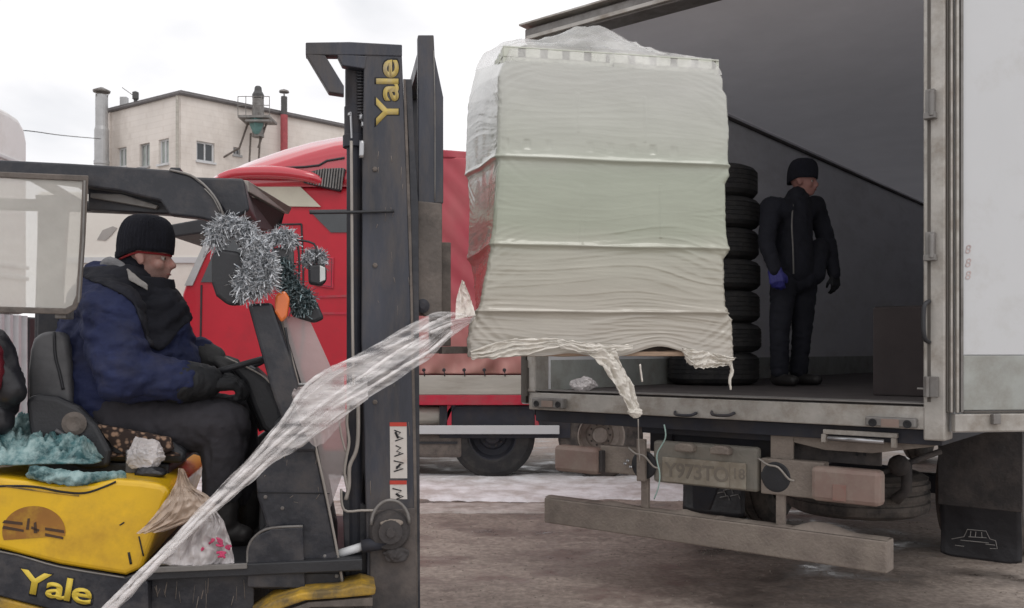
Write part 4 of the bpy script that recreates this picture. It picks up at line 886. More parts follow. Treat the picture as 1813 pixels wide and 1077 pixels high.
# wheels
def solid_wheel(px, v, r, w):
    c_ = fk(px, 1180, v); b_ = nb(); lathe(b_, [(r*.55, 0), (r*.9, 0), (r, .03), (r, w-.03), (r*.9, w), (r*.55, w)], (c_.x, v, r), (0, 1, 0), 32, close=True); w_ = obj('wheel', b_, 'tyre_muddy', fo)
    b_ = nb(); lathe(b_, [(r*.54, .01), (r*.45, .06), (r*.2, .05), (.01, .04)], (c_.x, v, r), (0, 1, 0), 24, cap0=False); obj('rim', b_, 'yellow_worn', w_)
solid_wheel(560, -.56, .275, .2); solid_wheel(560, .36, .275, .2); solid_wheel(-60, -.48, .27, .16); solid_wheel(-60, .32, .27, .16)
# overhead guard
gd = side('guard_rail', ((-190, 276), (0, 283), (120, 289), (205, 294), (300, 301), (338, 311), (366, 332), (386, 360), (396, 392), (378, 392), (352, 386), (300, 380), (284, 356), (210, 338), (150, 330), (0, 310), (-190, 302)), -.50, -.43, 'black_paint', bevel=.008)
dline(((300, 301), (338, 311), (366, 332), (388, 362), (400, 400)), -.504, .005, 'steel_grey', 'guard_edge', fo)
dline(((362, 334), (378, 352), (390, 376)), -.506, .003, 'steel_grey', 'guard_edge', fo)
g2 = side('guard_rail', ((-190, 276), (0, 283), (120, 289), (205, 294), (300, 301), (338, 311), (366, 332), (386, 360), (396, 392), (382, 392), (352, 350), (320, 330), (300, 324), (205, 316), (0, 306), (-190, 300)), -.50, -.43, 'black_paint', bevel=.008)
for v in g2.data.vertices: v.co.y += .93
side('inner_rail', ((156, 330), (300, 340), (300, 378), (156, 371)), -.40, -.36, 'black_paint', bevel=.004)
side('inner_rail', ((160, 342), (215, 344), (280, 364), (276, 370), (160, 350)), -.43, -.405, 'steel_grey', bevel=.003)
for px in (40, 110, 180, 250, 310):
    p = fk(px, 312, -.43); fbox('roof_bar', p.x-.02, p.x+.02, -.43, .43, p.z+.005, p.z+.035, 'black_paint')
zt_ = fk(200, 296, -.43).z; a = fk(-190, 300, -.43); b = fk(330, 300, -.43)

# front visor of the guard: a sloping box from the near curve to the far side
P = lambda px, py, v: fk(px, py, v)
b_ = nb(); A = [P(338, 313, -.42), P(431, 316, -.42), P(442, 372, -.42), P(408, 392, -.42), P(380, 352, -.42)]
prism(b_, A, (0, .86, 0)); obj('front_visor', b_, 'black_paint', fo, bevel=.01)
p = fk(431, 316, -.42)
b_ = nb(); q1, q2, q3, q4 = P(426, 318, -.30), P(506, 366, .40), P(500, 378, .40), P(428, 338, -.30)
prism(b_, [q1, q2, q3, q4], (.03, 0, -.004)); obj('visor_lip', b_, 'pipe_beige', fo, bevel=.003)
b_ = nb(); prism(b_, [P(440, 345, -.2), P(506, 372, .40), P(500, 398, .40), P(486, 412, .40), P(446, 402, -.2)], (-.06, 0, 0)); obj('visor_flap', b_, 'dark_plastic', fo, bevel=.006)
# rear posts and the framed side window
for v0 in (-.05, .42):
    b_ = nb(); prism(b_, [P(x-(5 if v0 > 0 else 0), max(y, 345), v0) for x, y in ((66, 300), (128, 300), (118, 372), (106, 560), (98, 800), (62, 800), (66, 560), (72, 372))], (0, .05, 0))
    obj('rear_post', b_, 'black_paint', fo, bevel=.006)
vw = -.56
wf = None
def ring(out_, inn, v0, v1, m, name, parent, bevel=.004):
    b_ = nb(); n = len(out_); a_ = [[b_.verts.new(fk(*p, v)) for p in pts] for v in (v0, v1) for pts in (out_, inn)]
    for v in a_[2]+a_[3]: pass
    for i in range(n):
        j = (i+1) % n; b_.faces.new((a_[0][i], a_[0][j], a_[1][j], a_[1][i])); b_.faces.new((a_[2][j], a_[2][i], a_[3][i], a_[3][j]))
        b_.faces.new((a_[0][j], a_[0][i], a_[2][i], a_[2][j])); b_.faces.new((a_[1][i], a_[1][j], a_[3][j], a_[3][i]))
    bmesh.ops.recalc_face_normals(b_, faces=b_.faces[:]); return obj(name, b_, m, parent, bevel=bevel)
o_ = ((-120, 299), (157, 311), (151, 430), (144, 528), (135, 548), (120, 557), (-120, 551)); i_ = ((-108, 310), (146, 321), (141, 430), (135, 522), (128, 540), (116, 546), (-108, 540))
wf = ring(o_, i_, vw, vw+.02, 'rust_steel', 'side_window', fo)
obj('pane', prism(nb(), [fk(a, b, vw+.008) for a, b in i_], (0, .004, 0)), 'plexi', wf)
b_ = nb(); tube(b_, [P(150, 320, vw-.004), P(147, 430, vw-.004), P(139, 536, vw-.004)], .004, 6); obj('window_seal', b_, 'steel_grey', wf)
p0 = P(98, 555, vw+.03); fbox('window_hinge', p0.x, p0.x+.04, vw+.02, -.43, p0.z-.02, p0.z+.04, 'steel_grey')
# seat
sh = [(58, 600), (72, 588), (100, 586), (118, 596), (124, 640), (126, 700), (124, 760), (60, 760), (50, 720), (48, 660), (52, 620)]
seat = thing
sb = side('seat_back', sh, -.24, .24, 'grey_plastic', bevel=.045, seg=4, smooth=True)
dline(((96, 588), (98, 630), (106, 662), (112, 690)), -.243, .006, 'dark_plastic', 'seat_piping', sb)
side('seat_cushion', ((60, 760), (300, 778), (330, 800), (326, 822), (60, 815)), -.26, .26, 'dark_plastic', bevel=.03, seg=3)
ar = side('hip_restraint', ((44, 708), (60, 698), (100, 702), (140, 720), (172, 752), (196, 798), (192, 828), (150, 832), (70, 806), (52, 770)), -.31, -.26, 'dark_plastic', bevel=.02, seg=3)
b_ = nb(); c_ = fk(132, 750, -.312); lathe(b_, [(.045, 0), (.048, .006), (.03, .012), (.012, .008), (.005, .006)], c_, (0, -1, 0), 24); obj('tilt_knob', b_, 'rust_steel', ar)
dline(((98, 762), (120, 774), (150, 784), (166, 788)), -.314, .010, 'grey_plastic', 'armrest_groove', ar)
side('seat_base', ((70, 815), (300, 822), (296, 856), (80, 850)), -.24, .24, 'dark_plastic', bevel=.01)
fbox('seat_switch_box', fk(225, 800, -.3).x, fk(262, 800, -.3).x, -.33, -.27, fk(0, 842, -.3).z, fk(0, 800, -.3).z, 'grey_plastic')
# ---- mast
VM = -.42
def rail(v0):
    k = 0
    A_ = [fk(a, b, VM) for a, b in ((645, 80), (711, 80), (716, 200), (722, 350), (732, 700), (738, 1060), (740, 1270), (652, 1270), (648, 900), (640, 600), (642, 300))]
    b_ = prism(nb(), A_, (0, .07, 0))
    for v in b_.verts: v.co.y += v0-VM
    r = obj('outer_rail', b_, 'mast_paint', fo, bevel=.006)
    B_ = [fk(a, b, VM+.01) for a, b in ((717, 140), (729, 140), (734, 260), (741, 362), (744, 1060), (746, 1260), (739, 1260), (737, 900), (730, 500), (723, 250))]
    b_ = prism(nb(), B_, (0, .07, 0)); 
    for v in b_.verts: v.co.y += v0-VM
    obj('inner_rail', b_, 'black_paint', fo, bevel=.003)
    C_ = [fk(a, b, VM-.002) for a, b in ((714, 140), (718, 140), (728, 400), (737, 800), (740, 1077), (741, 1240), (737, 1240), (735, 1000), (726, 500))]
    b_ = prism(nb(), C_, (0, .012, 0)); 
    for v in b_.verts: v.co.y += v0-VM
    obj('rail_edge', b_, 'rust_steel', fo, bevel=.001)
    return r
rn = rail(VM); rail(.35)
def cyl(v):
    b_ = nb(); p = [fk(628, y, v) for y in (100, 104, 118, 190, 191, 240, 242, 262, 263, 1060)]; x = fk(628, 300, v).x
    prof = [(.03, p[0].z), (.045, p[1].z), (.045, p[2].z-.002), (.040, p[2].z-.01), (.040, p[3].z), (.044, p[4].z), (.044, p[5].z), (.050, p[6].z), (.050, p[7].z), (.034, p[8].z), (.034, p[9].z)]
    lathe(b_, prof, (x, v, 0), (0, 0, 1), 20); c_ = obj('lift_cylinder', b_, 'chassis', fo)
    b_ = nb(); 
    for k in range(16):
        z = p[2].z-.02-k*.013; lathe(b_, [(.020, z), (.024, z-.003), (.024, z-.007), (.020, z-.01)], (x+.026, v-.028, 0), (0, 0, 1), 10)
    s_ = obj('chain', b_, 'black_paint', c_); s_['kind'] = 'stuff'
    b_ = nb(); q = fk(640, 208, v-.05); ell(b_, q, (.012, .012, .02), sub=1); ell(b_, q+Vector((.008, 0, -.03)), (.012, .012, .018), sub=1); ell(b_, q+Vector((-.05, 0, .01)), (.008, .01, .01), sub=1); tube(b_, [q+Vector((-.045, 0, .02)), q+Vector((-.04, 0, -.09))], .005, 6)
    obj('chain_anchor', b_, 'steel_light', c_); return c_
cyl(-.335); cyl(.335)
for v0 in (VM,):
    dv = v0-VM
    b_ = nb(); prism(b_, [fk(a, b, VM-.004) for a, b in ((541, 75), (620, 74), (712, 79), (712, 100), (650, 98), (541, 97))], (0, .06, 0)); prism(b_, [fk(a, b, VM-.003) for a, b in ((541.5, 95), (576, 98), (609, 152), (609, 167), (582, 163))], (0, .056, 0)); prism(b_, [fk(a, b, VM-.0025) for a, b in ((596, 96), (650, 99), (646, 122), (606, 116))], (0, .05, 0))
    for v in b_.verts: v.co.y += dv
    obj('hose_bracket', b_, 'mast_paint', fo, bevel=.004)
for (y0, y1, px0, px1) in ((82, 130, 650, 708), (520, 560, 648, 700), (880, 960, 655, 730)):
    a = fk(px0, y0, VM); b = fk(px1, y1, VM); fbox('cross_member', a.x+.01, min(b.x, a.x+.1), -.345, .345, b.z, a.z, 'mast_paint')
fit_text('Yale', ((708, 226), (708, 103), (663, 226)), VM-.0005, 'dark_print', 'lettering_outline', fo, off=.040, th=.0003, shear=.0)  # dark outline printed round the upright word
fit_text('Yale', ((706, 223), (706, 106), (666, 223)), VM-.0012, 'yellow_print_worn', 'lettering', fo, off=.026, th=.0004, shear=0)
for (y0, y1) in ((748, 847), (851, 884)):
    lb = decal(((690, y0), (720, y0), (721, y1), (691, y1)), VM-.0005, 'label_white', 'warning_label', fo)
    decal(((690, y0), (720, y0), (720, y0+7), (690, y0+7)), VM-.0025, 'label_red', 'label_header', lb)
    yy = y0+14; k = 0
    while yy < y1-12:
        pts = [(698+random.uniform(-4, 4), yy), (712+random.uniform(-3, 3), yy+4), (702, yy+10), (714, yy+14), (700+random.uniform(-3, 3), yy+19)]
        b_ = nb(); tube(b_, [fk(a, b, VM-.003) for a, b in pts], .0028, 5); tube(b_, [fk(705+random.uniform(-6, 6), yy+2+random.uniform(0, 12), VM-.003), fk(706+random.uniform(-6, 6), yy+14, VM-.003)], .005, 5); obj('pictogram', b_, 'dark_print', lb); yy += 27
for k in range(22):
    x, y = rs_.uniform(655, 725), rs_.uniform(260, 880); dline(((x, y), (x+rs_.uniform(-3, 3), y+rs_.uniform(4, 26))), VM-.0003, rs_.uniform(.0005, .0013), 'muddy_steel', 'scratch', fo, 1)
for y in (300, 470, 640, 712):
    c_ = fk(664, y, VM); obj('bolt', lathe(nb(), [(.011, 0), (.011, .006), (.007, .008)], c_, (0, -1, 0), 6), 'rust_steel', fo)
side('lower_guard', ((655, 905), (735, 900), (738, 1078), (739, 1200), (655, 1200)), VM-.012, VM-.001, 'mast_mud', bevel=.004)
# tilt pivot
c_ = fk(690, 938, VM-.02); b_ = nb(); lathe(b_, [(.085, .0), (.085, .02), (.075, .035), (.05, .038), (.048, .06), (.02, .062), (.018, .075), (.002, .075)], c_, (0, -1, 0), 28); pv = obj('tilt_pivot', b_, 'muddy_dark', fo)
b_ = nb(); tube(b_, [c_+Vector((.078*math.cos(a), -.04, .10*math.sin(a)+.03)) for a in [math.pi*k/14 for k in range(15)]], .007, 8); obj('pivot_rim', b_, 'steel_grey', pv, smooth=True)
b_ = nb(); ell(b_, c_+Vector((.005, -.045, .035)), (.045, .010, .014), sub=4); wrinkle(b_, .006, 40); obj('mud_clump', b_, 'muddy_steel', pv, smooth=True)
b_ = nb(); ell(b_, c_+Vector((.025, -.02, -.10)), (.05, .014, .03), sub=4); wrinkle(b_, .01, 30); obj('mud_clump', b_, 'muddy_dark', pv, smooth=True)
b_ = nb(); tube(b_, [fk(600, 981, VM-.03), fk(641, 968, VM-.03)], .018, 12); obj('tilt_rod', b_, 'truck_white', pv, smooth=True)
b_ = nb(); tube(b_, [fk(640, 968, VM-.03), fk(686, 960, VM-.03)], .028, 12); tube(b_, [fk(560, 995, VM-.03), fk(600, 981, VM-.03)], .03, 12); obj('tilt_cylinder', b_, 'chassis', pv, smooth=True)
side('pivot_plate', ((606, 870), (662, 905), (668, 1040), (612, 1040)), -.36, -.33, 'black_paint')
for pts, r in ((((617, 716), (614, 748), (618, 782), (613, 812), (610, 838), (616, 868)), .007), (((634, 705), (634, 770), (630, 800), (619, 826), (618, 860), (612, 885)), .009), (((604, 866), (609, 903), (640, 904), (662, 904)), .006), (((600, 738), (604, 770), (612, 800)), .005), (((622, 250), (623, 400), (624, 560), (626, 690)), .007), (((641, 250), (640, 280)), .012)):
    dline(pts, -.43 if r != .012 else -.44, r, 'pipe_beige' if r != .012 else 'steel_light', 'hydraulic_line', fo)
dline(((548, 377), (620, 376), (698, 374)), -.44, .007, 'dark_plastic', 'lamp_rod', fo)
# carriage, load backrest and forks
VB = -.37
bk = side('load_backrest', ((740, 62), (768, 62), (770, 100), (785, 172), (785, 360), (740, 360)), VB, VB+.05, 'mast_paint', bevel=.004)
dline(((768, 90), (770, 200), (770, 356)), VB-.002, .003, 'steel_grey', 'edge_strip', bk)
b_ = nb(); A_ = [fk(a, b, VB) for a, b in ((740, 62), (768, 62), (770, 100), (785, 172), (785, 360), (740, 360))]; prism(b_, A_, (0, .05, 0))
for v in b_.verts: v.co.y += .69
obj('load_backrest', b_, 'mast_paint', fo, bevel=.004)
a = fk(745, 70, VB); b = fk(766, 100, VB); fbox('backrest_bar', a.x, b.x, VB+.052, .318, b.z, a.z, 'mast_paint')
a = fk(745, 330, VB); b = fk(766, 360, VB); fbox('backrest_bar', a.x, b.x, VB+.052, .318, b.z, a.z, 'mast_paint')
ca = side('carriage', ((727, 362), (742, 356), (783, 360), (783, 556), (752, 560), (740, 548), (736, 440), (727, 420)), VB-.01, VB+.045, 'rust_steel', bevel=.006)
b_ = nb(); c_ = fk(748, 542, VB-.012); lathe(b_, [(.028, 0), (.03, .008), (.012, .016), (.002, .016)], c_, (0, -1, 0), 18); obj('roller', b_, 'chassis', ca)
for (y0, y1) in ((380, 410), (515, 548)):
    a = fk(750, y0, VB); b = fk(780, y1, VB); fbox('carriage_bar', a.x, b.x, VB+.047, .37, b.z, a.z, 'rust_steel')
LZ = 1.478
for v0 in (-.29, .17):
    a = fk(784, 500, VB); b_ = nb(); prism(b_, [(a.x+.005, v0, LZ+.045), (a.x+.045, v0, LZ+.045), (a.x+.045, v0, LZ+.5), (a.x+.005, v0, LZ+.5)], (0, .12, 0)); prism(b_, [(a.x+.005, v0, LZ+.043), (a.x+.005, v0, LZ+.01), (a.x+1.1, v0, LZ+.025), (a.x+1.1, v0, LZ+.043)], (0, .12, 0)); obj('fork', b_, 'rust_steel', fo, bevel=.003)
# mirrors and lamps on the pillar
mr1 = side('mirror', ((374, 450), (392, 441), (425, 446), (436, 470), (440, 520), (430, 540), (404, 541), (382, 524), (374, 500)), -.53, -.47, 'dark_plastic', bevel=.015, seg=3)
side('mirror', ((480, 440), (508, 436), (520, 442), (520, 488), (510, 492), (482, 488)), -.44, -.39, 'grey_plastic', bevel=.01)
hl_ = side('head_lamp', ((545, 470), (572, 466), (578, 474), (578, 496), (568, 506), (546, 502)), -.40, -.32, 'dark_plastic', bevel=.01)
p = [fk(*q, -.37) for q in ((573, 470), (578, 476), (578, 496), (572, 500))]; obj('lens', prism(nb(), [fk(a, b, -.402) for a, b in ((566, 470), (576, 474), (576, 496), (566, 500))], (0, .01, 0)), 'lamp_glass', hl_, bevel=.002)
dline(((436, 430), (490, 424), (520, 424), (528, 440), (530, 480), (526, 520)), -.43, .005, 'dark_plastic', 'lamp_bracket', fo); dline(((510, 424), (556, 432), (560, 466)), -.40, .005, 'dark_plastic', 'lamp_bracket', fo)
side('turn_lamp', ((487, 522), (504, 514), (513, 528), (508, 562), (498, 572), (486, 552)), -.50, -.445, 'orange_lens', bevel=.01)
side('work_lamp', ((512, 538), (560, 532), (574, 564), (556, 572), (516, 560)), -.42, -.34, 'dark_plastic', bevel=.012)
dline(((520, 668), (512, 620), (505, 580)), -.48, .006, 'dark_plastic', 'cable', fo)

# ================================================================== tinsel
def tinsel(name, label, pts, rad, n, v, m1, seed):
    rnd = random.Random(seed); P_ = smooth_path([fk(a, b, v+dv) for a, b, dv in pts], 8); b_ = nb()
    L_ = len(P_)-1
    for k in range(n):
        t_ = rnd.random()*L_; i = int(t_); f = t_-i; q = P_[i]*(1-f)+P_[min(L_, i+1)]*f
        d = Vector((rnd.gauss(0, 1), rnd.gauss(0, 1), rnd.gauss(0, 1))).normalized(); lump = .8+.45*noise.noise(Vector((t_*.5, seed, 0)))+.35*noise.noise(q*14)
        ln = rad*rnd.uniform(.5, 1.25)*lump; rv_ = lambda a: Vector((rnd.uniform(-a, a), rnd.uniform(-a, a), rnd.uniform(-a, a)))
        w = rv_(1).cross(d).normalized()*rnd.uniform(.0018, .0036); w2 = (w.normalized()+rv_(.8)).normalized()*w.length
        s0 = q+d*rad*.1; s1 = q+d*ln*.55+rv_(.012); s2 = q+d*ln+rv_(.016)+Vector((0, 0, -.008))
        vs = [b_.verts.new(x) for x in (s0-w, s0+w, s1+w2, s1-w2, s2+w*.6, s2-w*.6)]; b_.faces.new(vs[:4]); b_.faces.new((vs[3], vs[2], vs[4], vs[5]))
    tube(b_, P_, .004, 5)
    c = P_[0]; return obj(name, b_, m1, frame=FF, base=tuple(c), label=label, cat='tinsel', group='tinsel hung on the forklift')
m_ = mat('tinsel_silver', (.14, .165, .19), .25, metal=.55, var=.95, vs=60, dirt_or_glint=((.97, .98, 1.0), .72, 75))  # white sparkle of the foil is mixed into its colour as noise
m_ = mat('tinsel_teal', (.05, .09, .10), .3, metal=.5, var=.9, vs=60, dirt_or_glint=((.6, .68, .70), .5, 80))  # pale foil glints likewise put into the dark teal colour
tinsel('tinsel_garland', 'big loop of silver tinsel wound around the large black mirror and pillar top', [(380, 428, .03), (384, 410, .03), (400, 398, .03), (420, 398, .03), (436, 412, .03), (448, 428, 0), (458, 446, 0), (450, 470, 0), (432, 490, 0), (430, 514, 0), (452, 512, 0), (470, 496, 0), (476, 476, 0), (468, 452, 0), (462, 436, 0)], .058, 6500, -.54, 'tinsel_silver', 1)
tinsel('tinsel_garland', 'short silver tinsel end on the rod between the two mirrors', [(470, 428, 0), (490, 420, 0), (508, 416, 0), (514, 432, 0)], .044, 1200, -.43, 'tinsel_silver', 2)
tinsel('tinsel_garland', 'small silver tinsel tuft on top of the little headlamp', [(542, 462, 0), (552, 452, 0), (564, 452, 0), (570, 462, 0)], .042, 1100, -.37, 'tinsel_silver', 3)
tinsel('tinsel_garland', 'dark teal tinsel bunch above the black work lamp', [(500, 500, 0), (518, 506, 0), (530, 520, 0), (546, 528, 0), (536, 544, 0), (520, 530, 0), (512, 480, 0), (500, 462, 0)], .048, 2400, -.43, 'tinsel_teal', 4)

# ================================================================== things lying on the forklift
zb_ = fk(100, 852, VN).z
def draped(name, label, cat, pxs, v0, v1, z0, h, m, seed, amp=.03, nx=110, ny=80, parent=None):
    """cloth lying in a heap: grid over a footprint with folds, sagging over the edges"""
    u0 = fk(pxs[0], 840, v0).x; u1 = fk(pxs[1], 840, v0).x; b_ = nb()
    def f(i, j):
        e = min(1, min(i, 1-i)*7)*min(1, min(j, 1-j)*7)
        u = u0+(u1-u0)*i+.03*noise.noise(Vector((j*5, seed, 0))); v = v0+(v1-v0)*j+.04*noise.noise(Vector((i*6, seed, 4)))
        q = Vector((u*9, v*9, seed)); w = noise.noise(q*.6)
        r = (1-abs(noise.noise(q+Vector((w*2, w, 0))))*2.2)*amp+noise.noise(q*2.6)*amp*.5+(1-abs(noise.noise(q*2.4+Vector((4, w*3, 0))))*3)*amp*.6+(1-abs(noise.noise(q*5+Vector((1, w*4, 0))))*3)*amp*.28
        hh = h(i, j) if callable(h) else h
        return Vector((u, v, z0+e*max(.008, hh+r)+.004*(1-e)))
    grid(b_, f, nx, ny); return obj(name, b_, m, frame=FF, base=(u0, v0, z0), label=label, cat=cat, smooth=True, thick=.006)
zh = body.data.vertices[0].co.z
zt_h = max(v.co.z for v in body.data.vertices)+.012
def hh(i, j): return .03+.13*max(0, .4-i)*2.2*(.3+.7*j)
draped('teal_rag', 'crumpled teal and white cloth lying on the yellow hood behind the seat', 'cloth', (-70, 165), VN+.04, .1, zt_h, hh, 'teal_cloth', 5, .05)
b_ = nb(); hull2(b_, fk(60, 838, VN+.02), .020, fk(112, 846, VN-.005), .024, 3); hull2(b_, fk(112, 846, VN-.005), .024, fk(152, 848, VN+.0), .018, 3); hull2(b_, fk(150, 846, VN), .016, fk(215, 842, VN+.06), .014, 3)
b_ = remesh(b_, .006, 2); wrinkle(b_, .012, 16, stretch=(.6, 1, 2), seed=3); wrinkle(b_, .005, 40, seed=2); obj('cloth_strap', b_, 'teal_cloth', frame=FF, base=tuple(fk(90, 848, VN)), label='rolled teal cloth end lying along the front edge of the yellow hood', cat='cloth', smooth=True)
draped('seat_cover', 'leopard patterned cover on the forklift seat under the driver', 'cover', (176, 318), -.29, .2, fk(200, 806, -.28).z-.01, .03, 'leopard_base', 9, .008, 60, 40)
# rosettes woven into the cover where it hangs over the edge
m_ = MATS['leopard_base']; n = m_.node_tree; L = n.links; p_ = n.nodes['Principled BSDF']; t = n.nodes.new('ShaderNodeTexCoord')
vo = n.nodes.new('ShaderNodeTexVoronoi'); vo.inputs['Scale'].default_value = 42; L.new(t.outputs['Object'], vo.inputs['Vector'])
rr_ = n.nodes.new('ShaderNodeValToRGB'); rr_.color_ramp.elements[0].position = .28; rr_.color_ramp.elements[1].position = .5; L.new(vo.outputs['Distance'], rr_.inputs[0])
L.new(mixc(rr_.outputs[0], (.30, .19, .13), (.03, .018, .015)), p_.inputs['Base Color'])
b_ = nb(); P_ = [fk(a, b, -.30) for a, b in ((172, 752), (300, 776), (306, 796), (292, 803), (250, 806), (222, 804), (198, 788))]
prism(b_, P_, (0, .03, 0)); bmesh.ops.triangulate(b_, faces=b_.faces[:]); bmesh.ops.subdivide_edges(b_, edges=b_.edges[:], cuts=4, use_grid_fill=True); wrinkle(b_, .004, 18)
obj('seat_cover', b_, 'leopard_base', frame=FF, base=tuple(fk(230, 806, -.30)), label='leopard patterned edge of the seat cover hanging at the driver\'s hip', cat='cover', smooth=True)
c_ = fk(256, 806, -.34); b_ = crumple(c_, (.12, .055, .085), 16)
obj('clear_plastic_bag', b_, 'bag_clear', frame=FF, base=tuple(c_-Vector((0, 0, .06))), label='small crumpled clear bag stuffed beside the seat below the driver\'s hip', cat='plastic bag')
c_ = fk(262, 838, -.36); obj('dark_pouch', wrinkle(crumple(c_, (.10, .05, .045), 8, .25, sub=4), .004, 20), 'bag_dark', frame=FF, base=tuple(c_-Vector((0, 0, .05))), label='black pouch lying on the hood edge below the small clear bag', cat='pouch', smooth=True)
# dark red bag at the left edge
b_ = nb(); hull2(b_, fk(-40, 620, -.3), .10, fk(-30, 700, -.3), .14); hull2(b_, fk(-10, 610, -.36), .06, fk(18, 690, -.36), .06); b_ = remesh(b_, .012, 3); wrinkle(b_, .012, 9, seed=4)
bg_ = thing('dark_bag', 'black bag with dark red side hanging behind the seat at the left edge', 'bag', tuple(fk(-20, 760, -.36)), FF)
obj('bag_body', b_, 'bag_dark', bg_, smooth=True)
b_ = nb(); ell(b_, fk(-24, 650, -.42), (.06, .05, .13), sub=4); wrinkle(b_, .008, 14); obj('side_panel', b_, 'bag_red', bg_, smooth=True)
b_ = nb(); hull2(b_, fk(-20, 690, -.34), .07, fk(0, 750, -.34), .05); obj('bag_bottom', wrinkle(remesh(b_, .012, 2), .01, 12), 'bag_dark', bg_, smooth=True)
# tan bag hanging from the hood edge and clear bag with pink lettering on the step
def bag(name, label, outl, v, dep, m, seed, amp, cat='plastic bag'):
    b_ = nb(); P_ = [fk(a, b, v) for a, b in outl]; prism(b_, P_, (0, dep, 0)); b_ = remesh(b_, .010, 6); wrinkle(b_, amp, 14, stretch=(1.6, 1, .5), seed=seed); wrinkle(b_, amp*.5, 38, stretch=(1.6, 1, .6), seed=seed+4)
    return obj(name, b_, m, frame=FF, base=tuple(P_[-1]), label=label, cat=cat, smooth=True)
def sheet_bag(name, label, lft, rgt, v, m, seed, amp, pleat, dv=(0,)*9):
    """thin bag: pleats gathered at the neck spreading to the open end, front and back sheet"""
    A_ = smooth_path([fk(a, b, v-d) for (a, b), d in zip(lft, dv)], 8); B_ = smooth_path([fk(a, b, v-d) for (a, b), d in zip(rgt, dv)], 8); n = min(len(A_), len(B_)); b_ = nb()
    for sg in (1, -1):
        def f(i, j):
            s_ = i*(n-1); a = min(n-2, int(s_)); g = s_-a; p = A_[a].lerp(A_[a+1], g).lerp(B_[a].lerp(B_[a+1], g), j); wd = (A_[a]-B_[a]).length
            w = noise.noise(Vector((i*2.5, j*2, seed)))
            d = ((1-abs(noise.noise(Vector((i*1.6+seed, j*pleat+w, sg))))*2.6)*.7+(1-abs(noise.noise(Vector((i*4, j*pleat*2.2+w*2, sg+3))))*2.6)*.4+noise.noise(Vector((i*9, j*8, seed+sg)))*.5)*amp*min(1, wd/.1+.2)
            return p+Vector((.1, -d-.035*sg*math.sin(j*math.pi)*min(1, wd/.15), 0))+Vector((0, 0, 0))-Vector((.1, 0, 0))
        grid(b_, f, 90, 60)
    return obj(name, b_, m, frame=FF, base=tuple(A_[-1]), label=label, cat='plastic bag', smooth=True)
sheet_bag('tan_plastic_bag', 'tan plastic bag tied by its neck over the front of the yellow hood', ((316, 829), (311, 856), (288, 893), (262, 926), (243, 943)), ((326, 830), (342, 862), (376, 884), (372, 908), (300, 938)), VN-.05, 'bag_tan', 3, .022, 5)
sheet_bag('clear_plastic_bag', 'clear bag with pink print standing on the forklift step', ((352, 890), (334, 920), (308, 962), (286, 997)), ((370, 890), (394, 918), (408, 955), (416, 996)), VN+.04, 'bag_clear', 7, .022, 5)
cb = [o for o in bpy.data.objects if o.name.startswith('clear_plastic_bag')][-1]
rg = random.Random(3)
for k in range(9):
    x, y = rg.uniform(352, 404), rg.uniform(956, 984); pts = [fk(x+rg.uniform(-8, 8), y+rg.uniform(-5, 5), VN-.004) for _ in range(4)]
    b_ = nb(); tube(b_, pts, .005, 6, sm=3); obj('pink_print', b_, 'pink_plastic', cb, smooth=True)
obj('ground_rag', wrinkle(crumple(fk(330, 992, VN+.1), (.2, .12, .035), 11, .3, sub=5), .008, 16), 'pipe_beige', frame=FF, base=tuple(fk(330, 1000, VN+.1)), label='flat grey-brown rag spread under the clear bag on the step', cat='rag', smooth=True)
# ================================================================== the wrapped pallet
VL0, VL1 = -.44, .26
def interp(tab, y):
    tab = sorted(tab)
    if y <= tab[0][0]: return tab[0][1]
    for (a, b), (c, d) in zip(tab, tab[1:]):
        if y <= c: return b+(d-b)*(y-a)/(c-a)
    return tab[-1][1]
def zrow(y): return fk(1080, y, VL0).z
nearL = [(88, 898), (100, 892), (120, 884), (200, 884), (280, 884), (300, 881), (435, 872), (450, 868), (545, 851), (560, 838), (600, 829), (640, 828)]
nearR = [(88, 1278), (100, 1283), (120, 1284), (132, 1291), (200, 1294), (262, 1291), (285, 1296), (300, 1288), (380, 1288), (432, 1292), (446, 1284), (500, 1285), (545, 1288), (562, 1298), (640, 1300)]
farL = [(88, 842), (150, 826), (240, 824), (310, 830), (420, 828), (445, 836), (545, 846), (560, 836), (640, 832)]
Z0, Z1 = LZ-.004, zrow(119)
def uz(tab, z, v):
    # pixel row of this height on the near face, then the u of the table's edge there
    Yn = 3.75; y = HY-(z-CAM_H)*F/Yn; return fk(interp(tab, y), y, v).x
ld = thing('wrapped_pallet_load', 'tall pallet load of pale crates wrapped in milky stretch film, raised before the open truck', 'pallet load', (fk(1080, 600, VL0).x, 0, LZ), FF)
ledge = [zrow(285), zrow(437), zrow(553)]
def raw_pt(t, z, C):
    tt = (t % 1)*4; i = int(tt); return C[i].lerp(C[(i+1) % 4], tt-i)
